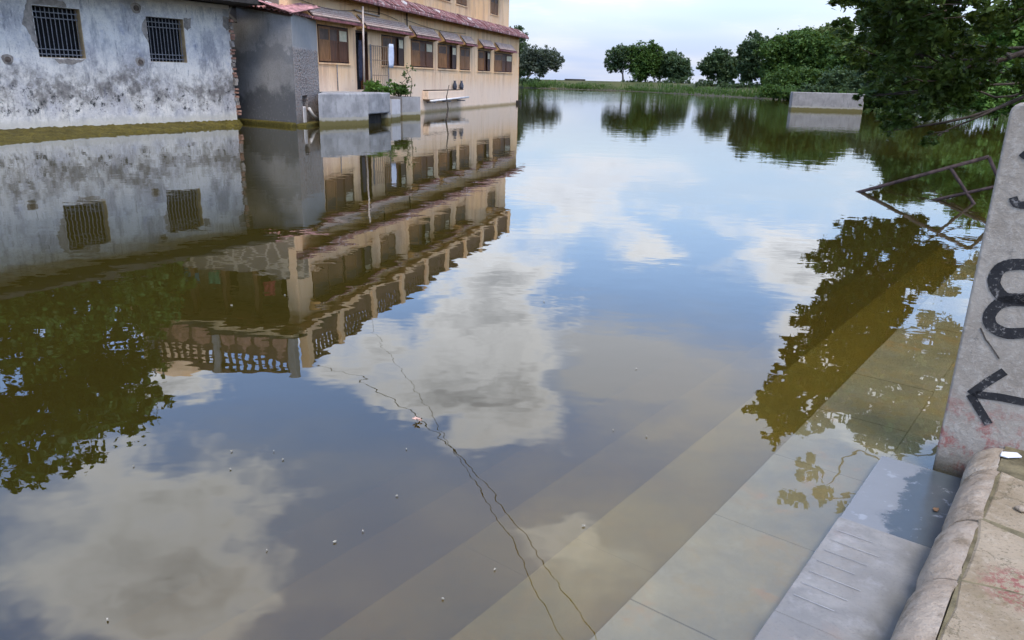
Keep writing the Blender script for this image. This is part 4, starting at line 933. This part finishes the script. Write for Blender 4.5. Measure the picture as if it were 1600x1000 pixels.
# broad tree on the right bank, its crown hanging over the water
POLY = [(1350, 334), (1440, 328), (1470, 365), (1600, 400), (1780, 410), (1780, 690), (1560, 690), (1470, 660), (1400, 700), (1330, 660), (1260, 660), (1195, 640), (1225, 585), (1262, 520), (1300, 480), (1325, 430), (1300, 410), (1330, 340)]
def seen(P_):                         # pixel at which a point is seen directly
    r_ = np.asarray(P_)-CP; zc = r_@V(0, math.cos(PITCH), -math.sin(PITCH)); a, b = r_[0]/zc, (r_@V(0, math.sin(PITCH), math.cos(PITCH)))/zc
    c, s_ = math.cos(ROLL), math.sin(ROLL); return 800+(a*c+b*s_)*FPX, 500-(-a*s_+b*c)*FPX
cs, rs, ns = [], [], []
for gx_ in range(1180, 1800, 26):
    for gy_ in range(262, 720, 26):
        u, v = gx_+random.uniform(-13, 13), gy_+random.uniform(-13, 13)
        if not inpoly(u, v, POLY): continue
        edge = not all(inpoly(u+a, v+b, POLY) for a, b in ((45, 0), (-45, 0), (0, 45), (0, -45)))
        if not edge and u > 1400 and v > 430 and random.random() < .5: continue
        if u > 1480 and v < 520 and random.random() < .8: continue
        if u > 1620 and random.random() < .5: continue
        D = 21.5-7.5*(v-262)/440+random.uniform(-2.2, 2.6)
        r_ = D*random.uniform(16, 30)/FPX*1.25; q_ = mir(u, v, D); uu, vv = seen(q_); rp_ = r_/D*FPX*.8
        if vv > 95 and uu-rp_ < 1362 or vv+rp_ > (203 if uu < 1470 else 178): continue
        cs.append(q_); rs.append(r_); ns.append(int(720*(r_/.5)**2))
for (u, v, D) in ((1262, 408, 20.6), (1283, 412, 20.6), (1322, 352, 20), (1250, 500, 15.5), (1236, 530, 15.5), (1180, 640, 15), (1205, 690, 15), (1215, 665, 14.6), (1370, 296, 21), (1440, 292, 21), (1236, 780, 13.2), (1285, 770, 13.0), (1262, 735, 13.2), (1330, 800, 13)):
    cs.append(mir(u, v, D)); rs.append(.24); ns.append(170)
tree('overhanging_tree', (17.6, 19.0, .35), cs, rs, ns, .135, leaf_right, 'large dark leafy tree leaning over the water behind the post', None, trunk_r=.26, limbs=60, lean=(15.6, 18.2, 3.6), droop=.25, shell=.5)
# tree behind the whitewashed house, mirrored at the left
POLY2 = [(-260, 425), (0, 435), (120, 415), (225, 395), (268, 450), (235, 520), (238, 600), (205, 660), (130, 710), (60, 738), (0, 745), (-160, 770), (-300, 700)]
cs, rs, ns = [], [], []
for gx_ in range(-300, 270, 34):
    for gy_ in range(420, 790, 34):
        u, v = gx_+random.uniform(-16, 16), gy_+random.uniform(-16, 16)
        if not inpoly(u, v, POLY2): continue
        edge = not all(inpoly(u+a, v+b, POLY2) for a, b in ((40, 0), (-40, 0), (0, 40), (0, -40)))
        if not edge and random.random() < .2: continue
        D = 27.5+random.uniform(-2, 3); cs.append(mir(u, v, D)); r_ = random.uniform(.8, 1.25); rs.append(r_); ns.append(int(620*r_**2))
b_ = mir(-20, 600, 31.5)
tree('spreading_tree', (b_[0]-2, b_[1]+1, .5), cs, rs, ns, .24, leaf_left, 'big green tree behind the whitewashed house, seen in the reflection', None, trunk_r=.4, limbs=30)
# trees on the far banks
def far_tree(name, trunk_uv, D, blobs, mat, label, size=.42, dens=1.0, bk=bark, tr=.18, limbs=9, zb=1.2, grp='trees along the far bank', flat=.85, shell=.6):
    base = at_dist(*trunk_uv, D); base[2] = zb; cs, rs, ns = [], [], []; sc_ = D/FPX
    for (u, v, r_) in blobs:
        r_ *= 1.18
        n = max(6, int(r_/2.2))
        for _ in range(n):
            a = random.uniform(0, 6.28); q = r_*.62*math.sqrt(random.random()); c = at_dist(u+q*math.cos(a), v+q*.85*math.sin(a), D+random.uniform(-.6, .6)*r_*sc_)
            if c[2] < zb+.5: c[2] = zb+.5
            rr = max(.45, r_*sc_*random.uniform(.36, .58)); cs.append(c); rs.append(rr); ns.append(int(dens*190*(rr/.8)**2/(size/.42)**2))
    return tree(name, base, cs, rs, ns, size, mat, label, grp, bark_m=bk, trunk_r=tr, limbs=limbs, fork=.4, flat=flat, shell=shell)
far_tree('far_tree', (806, 124), 172, [(804, 62, 20), (806, 85, 20), (800, 105, 22)], leaf_far, 'tall dark tree just behind the far end of the cream building')
far_tree('far_tree', (820, 124), 165, [(838, 92, 24), (855, 98, 22), (828, 85, 14), (868, 104, 12), (846, 112, 12)], leaf_grey, 'thin airy tree with leaning trunk beside the cream building', .40, .55, pale_bark, .22, 12)
far_tree('far_tree', (974, 128), 160, [(972, 92, 20), (985, 82, 14), (960, 104, 12)], leaf_far, 'leftmost of the three round trees in the middle of the far bank')
far_tree('far_tree', (1010, 130), 158, [(1010, 92, 26), (1022, 84, 18), (1000, 105, 20), (1028, 105, 20)], leaf_mid, 'middle and tallest of the three round trees on the far bank')
far_tree('far_tree', (1058, 132), 157, [(1055, 105, 22), (1066, 112, 16), (1045, 112, 16), (1052, 94, 14)], leaf_far, 'rightmost and lowest of the three round trees on the far bank')
far_tree('far_tree', (1122, 134), 140, [(1122, 98, 24), (1108, 106, 14), (1142, 104, 20), (1124, 84, 12), (1135, 118, 16), (1112, 120, 12)], leaf_far, 'dark rounded tree left of the tall far bank tree', tr=.25)
far_tree('far_tree', (1172, 136), 130, [(1178, 72, 22), (1165, 85, 18), (1195, 78, 18), (1180, 98, 22), (1162, 108, 14), (1188, 116, 18), (1170, 120, 14)], leaf_far, 'tall dark tree at the bend of the far bank', tr=.3)
far_tree('far_tree', (1235, 140), 122, [(1222, 80, 28), (1248, 70, 28), (1272, 82, 30), (1300, 88, 28), (1235, 108, 32), (1215, 122, 24), (1262, 120, 26), (1200, 115, 16)], leaf_mid, 'widest dense green tree behind the concrete block', tr=.4, limbs=16)
far_tree('far_tree', (1300, 136), 135, [(1285, 64, 22), (1310, 62, 24), (1332, 74, 24), (1262, 60, 16)], leaf_light, 'pale yellowish green tree rising behind the others', tr=.3)
far_tree('far_tree', (1325, 140), 108, [(1322, 98, 24), (1340, 110, 26), (1312, 118, 22), (1330, 130, 20)], leaf_mid, 'green tree to the right above the concrete block', tr=.3)
far_tree('far_tree', (1372, 150), 84, [(1370, 110, 26), (1385, 125, 28), (1362, 138, 20), (1400, 100, 24)], leaf_far, 'dark tree behind the right end of the concrete block', .34, tr=.25)
far_tree('far_tree', (1455, 160), 74, [(1430, 90, 34), (1465, 100, 36), (1490, 120, 34), (1440, 130, 30), (1480, 70, 30), (1460, 40, 30)], leaf_mid, 'green tree on the right bank behind the overhanging tree', .32, tr=.3, limbs=14)
far_tree('far_tree', (1560, 165), 62, [(1540, 80, 44), (1580, 100, 44), (1560, 130, 36), (1520, 120, 30), (1590, 50, 40), (1630, 90, 44)], leaf_bright, 'bright green tree at the right edge above the post', .30, tr=.3, limbs=14)
# shrubs along the water
def shrub(name, u, v, D, w_px, h_px, mat, label, size=.3, zb=.3, group='shrubs along the far bank'):
    sc_ = D/FPX; c0 = at_dist(u, v, D); cs, rs, ns = [], [], []; n = max(4, int(w_px/7))
    for i in range(n):
        x = (i+.5)/n-.5; c = at_dist(u+x*w_px, v-h_px*.35*random.uniform(.5, 1.2), D+random.uniform(-1, 1)); c[2] = max(c[2], zb+.3); cs.append(c); rs.append(h_px*sc_*random.uniform(.35, .55)); ns.append(int(160*(rs[-1]/.8)**2/(size/.42)**2)+40)
    return tree(name, (c0[0], c0[1], zb), cs, rs, ns, size, mat, label, group, 'shrub', trunk_r=.06, limbs=5)
shrub('shrub', 1005, 136, 156, 70, 16, leaf_far, 'dark bush at the foot of the three round trees', .35, .8)
shrub('shrub', 1165, 143, 126, 80, 20, leaf_far, 'low bush under the tall tree at the bank bend', .32, .7)
shrub('shrub', 1225, 152, 104, 70, 26, leaf_mid, 'dense bush hanging to the water left of the concrete block', .30, .4)
shrub('shrub', 1300, 148, 98, 90, 22, leaf_far, 'dark bush straight behind the concrete block', .30, .6)
shrub('shrub', 1392, 166, 66, 70, 40, leaf_mid, 'leafy bush at the water right of the concrete block', .24, .4)
shrub('shrub', 1475, 160, 60, 80, 50, leaf_mid, 'bush on the right bank below the overhanging leaves', .24, .5)
shrub('shrub', 1560, 168, 52, 90, 60, leaf_bright, 'bright bush on the right bank close to the post', .22, .5)
shrub('shrub', 1122, 138, 134, 60, 18, leaf_far, 'dark bush below the rounded tree left of the tall one', .32, .8)
shrub('shrub', 1270, 138, 112, 110, 40, leaf_mid, 'wide bush filling the bank under the widest tree', .32, .8)
shrub('shrub', 1335, 140, 100, 70, 40, leaf_far, 'tall dark bush above the right half of the concrete block', .32, .8)
shrub('shrub', 822, 132, 158, 40, 14, leaf_far, 'low bush under the leaning airy tree', .35, .9)
shrub('shrub', 1058, 134, 150, 40, 18, leaf_far, 'low bush below the rightmost of the three round trees', .35, .9)
# plants in the planters
def plant(name, c, rad, h, n, size, mat, label, stems=9, tall=None):
    e = empty(name, c, label, 'plant', 'plants in the planters'); m = MB(); cs, rs, ns = [], [], []
    for _ in range(stems):
        a = random.uniform(0, 6.28); q = rad*.8*math.sqrt(random.random()); tip = c+V(q*math.cos(a), q*math.sin(a), h*random.uniform(.45, 1)); m.tube([c+V(0, 0, -.05), (c+tip)/2+V(0, 0, .05), tip], [.016, .012, .005], 5)
        cs.append(tip-V(0, 0, h*.15)); rs.append(rad*.42); ns.append(n)
    if tall:
        for k in range(3):
            p_ = c+V(.25+.1*k, .12*k, 0); tips = [p_+V(.05*i*random.uniform(-1, 1), .05*i*random.uniform(-1, 1), tall*(.75+.12*k)*i/5) for i in range(6)]; m.tube(tips, [.018, .016, .014, .011, .008, .004], 5)
            for q in tips[1:]: cs.append(q+V(random.uniform(-.1, .1), random.uniform(-.1, .1), 0)); rs.append(.13); ns.append(14)
    m.build('stem', bark, e, True); Vv, Ff = leaves(cs, rs, ns, size, .8, .1, .45); big_mesh('foliage', Vv, Ff, mat, e, tuple(c)); return e
plant('potted_shrub', c1+V(-.25, -.1, 0), .60, .80, 150, .13, leaf_bright, 'bushy bright green shrub in the narrow planter by the platform', 16)
plant('potted_shrub', c2+V(-.15, 0, 0), .40, .55, 130, .12, leaf_mid, 'green shrub with one tall leafy shoot in the wide planter', 12, 1.35)

# reeds and weeds fringing the far banks
shore = [(-6, 158.6), (8, 155.6), (22, 145.6), (26, 130), (31, 110), (37, 92), (42, 78), (43, 66), (38.5, 50)]
bx = []
for (x0_, y0_), (x1_, y1_) in zip(shore[:-1], shore[1:]):
    L_ = math.hypot(x1_-x0_, y1_-y0_); n = int(L_*70); f = RNG.random(n); out_ = V(y1_-y0_, -(x1_-x0_))/L_*-1
    o_ = np.abs(RNG.normal(0, 1.6, n)); p_ = np.stack([x0_+(x1_-x0_)*f-out_[0]*o_, y0_+(y1_-y0_)*f-out_[1]*o_, .05+.32*np.minimum(o_, 3.2)], 1); bx.append(p_)
Pb = np.vstack(bx); n = len(Pb); dens_ = np.sin(Pb[:, 0]*.9+Pb[:, 1]*.35)+RNG.normal(0, .7, n); Pb = Pb[dens_ > -.3]; n = len(Pb)
hh = .2+.3*RNG.random(n)**2+.3*(np.sin(Pb[:, 1]*.21) > .3); aa = RNG.random(n)*6.28; ww_ = .05+.07*RNG.random(n)
dxy = np.stack([np.cos(aa), np.sin(aa), np.zeros(n)], 1)*ww_[:, None]; ln_ = RNG.normal(0, .12, (n, 3)); ln_[:, 2] = 1
Vv = np.stack([Pb-dxy, Pb+dxy, Pb+ln_*hh[:, None]+dxy*.15, Pb+ln_*hh[:, None]-dxy*.15], 1).reshape(-1, 3)
tag(big_mesh('bank_weeds', Vv, np.arange(4*n).reshape(-1, 4), leaf_mid, None, (20, 120, 0)), 'fringe of weeds and grass along the far water edge', 'weeds', kind='stuff')
# ------------------------------------------------------------------ stone landing on the far bank
g_ = wat(897, 139.5); fd_ = ray(897, 139)[:2]; fd_ = V(*(fd_/np.linalg.norm(fd_)), 0); fx = V(fd_[1], -fd_[0], 0)
ld = empty('stone_landing', g_, 'broken stone landing steps on the far bank across the pond', 'steps')
for k in range(5):
    m = MB(); m.box(g_-fx*(4.6-.5*k)+fd_*(.8*k)+V(0, 0, -.3), fx*(8.6-.8*k), fd_*.9, (0, 0, .5+.26*k)); m.build('step', block_m, ld, bevel=.04)
m = MB(); m.box(g_-fx*2+fd_*5+V(0, 0, 1.2), fx*4.2, fd_*1.0, (0, 0, .75)); m.build('low_wall', soffit, ld, bevel=.06)

# ------------------------------------------------------------------ overhead wires (they show in the mirror of the pond)
def cable(pts, label):
    P = smooth_pts(pts, 6); d = P[-1]-P[-2]; d /= np.linalg.norm(d); P += [P[-1]+d*4, P[-1]+d*9, P[-1]+d*16]
    return tag(MB().tube(P, .0065, 6).build('overhead_wire', wire_m, None, True), label, 'wire', 'overhead wires')
def dline(pxs, D0, D1):
    L = [0]
    out = []
    n = len(pxs)
    for i, (u, v) in enumerate(pxs):
        f = i/(n-1); D = 1/((1-f)/D0+f/D1); out.append(mir(u, v, D))
    return out
cable(dline([(580, 508), (648, 612), (716, 714), (783, 820), (850, 940)], 34, 8.5), 'overhead wire from the middle of the parapet, seen in the reflection')
cable(dline([(490, 566), (565, 598), (640, 645), (715, 708), (800, 812), (930, 985)], 27.5, 8.5), 'sagging overhead wire from the building corner, seen in the reflection')

# ------------------------------------------------------------------ floating bits
def petal_mesh(r, mat):
    n = 9; vs = [(0, 0, .004)]+[(r*(1+.3*math.sin(2*a+.6))*math.cos(a), r*.6*(1+.15*math.cos(3*a))*math.sin(a), .0025+.004*math.cos(2*a)**2) for a in np.arange(n)*2*math.pi/n]
    lo_ = [(x, y, z-.0035) for x, y, z in vs]; m = MB().add(vs+lo_, [(0, 1+i, 1+(i+1) % n) for i in range(n)]+[(n+1, n+2+(i+1) % n, n+2+i) for i in range(n)]+[(1+i, n+2+i, n+2+(i+1) % n, 1+(i+1) % n) for i in range(n)])
    return m.mesh('floating_petal', mat, (0, 0, 0))
pm = petal_mesh(.0042, petal_m)
for (u, v, s_) in ((362, 706, 1.1), (428, 706, .8), (209, 729, .8), (360, 734, .9), (620, 776, 1), (567, 831, 1), (523, 848, 1.4), (417, 861, .7), (773, 891, 1), (692, 937, .9), (635, 703, 1), (442, 719, 1), (994, 577, 1.1), (958, 673, 1), (1010, 683, 1), (912, 823, 1.3), (168, 970, 1.2), (850, 472, 1.6), (445, 462, 1.8), (362, 478, 1.8)):
    p_ = wat(u, v); o = inst('floating_petal', pm, None, (p_[0], p_[1], .003), (0, 0, random.uniform(0, 6)), (s_, s_, 1)); tag(o, 'tiny pale petal floating on the water', 'petal', 'petals floating on the pond')
p_ = wat(652, 659); fl = empty('floating_flower', p_, 'pink withered flower floating where the wires are mirrored', 'flower')
fm = petal_mesh(.011, petal_p)
for k in range(6): inst('petal', fm, fl, (p_[0]+.014*math.cos(k*1.05), p_[1]+.014*math.sin(k*1.05), .006+.003*k), (random.uniform(-.4, .4), random.uniform(-.5, .2), k*1.05), (1, 1, 1))
p_ = wat(1462, 797, .018); o = inst('fallen_leaf', petal_mesh(.018, plain('dry_leaf', (.17, .10, .055), .9, .4, 30)), None, (p_[0], p_[1], .019), (.1, .1, .6)); tag(o, 'brown dry leaf lying on the wet stone step', 'leaf')
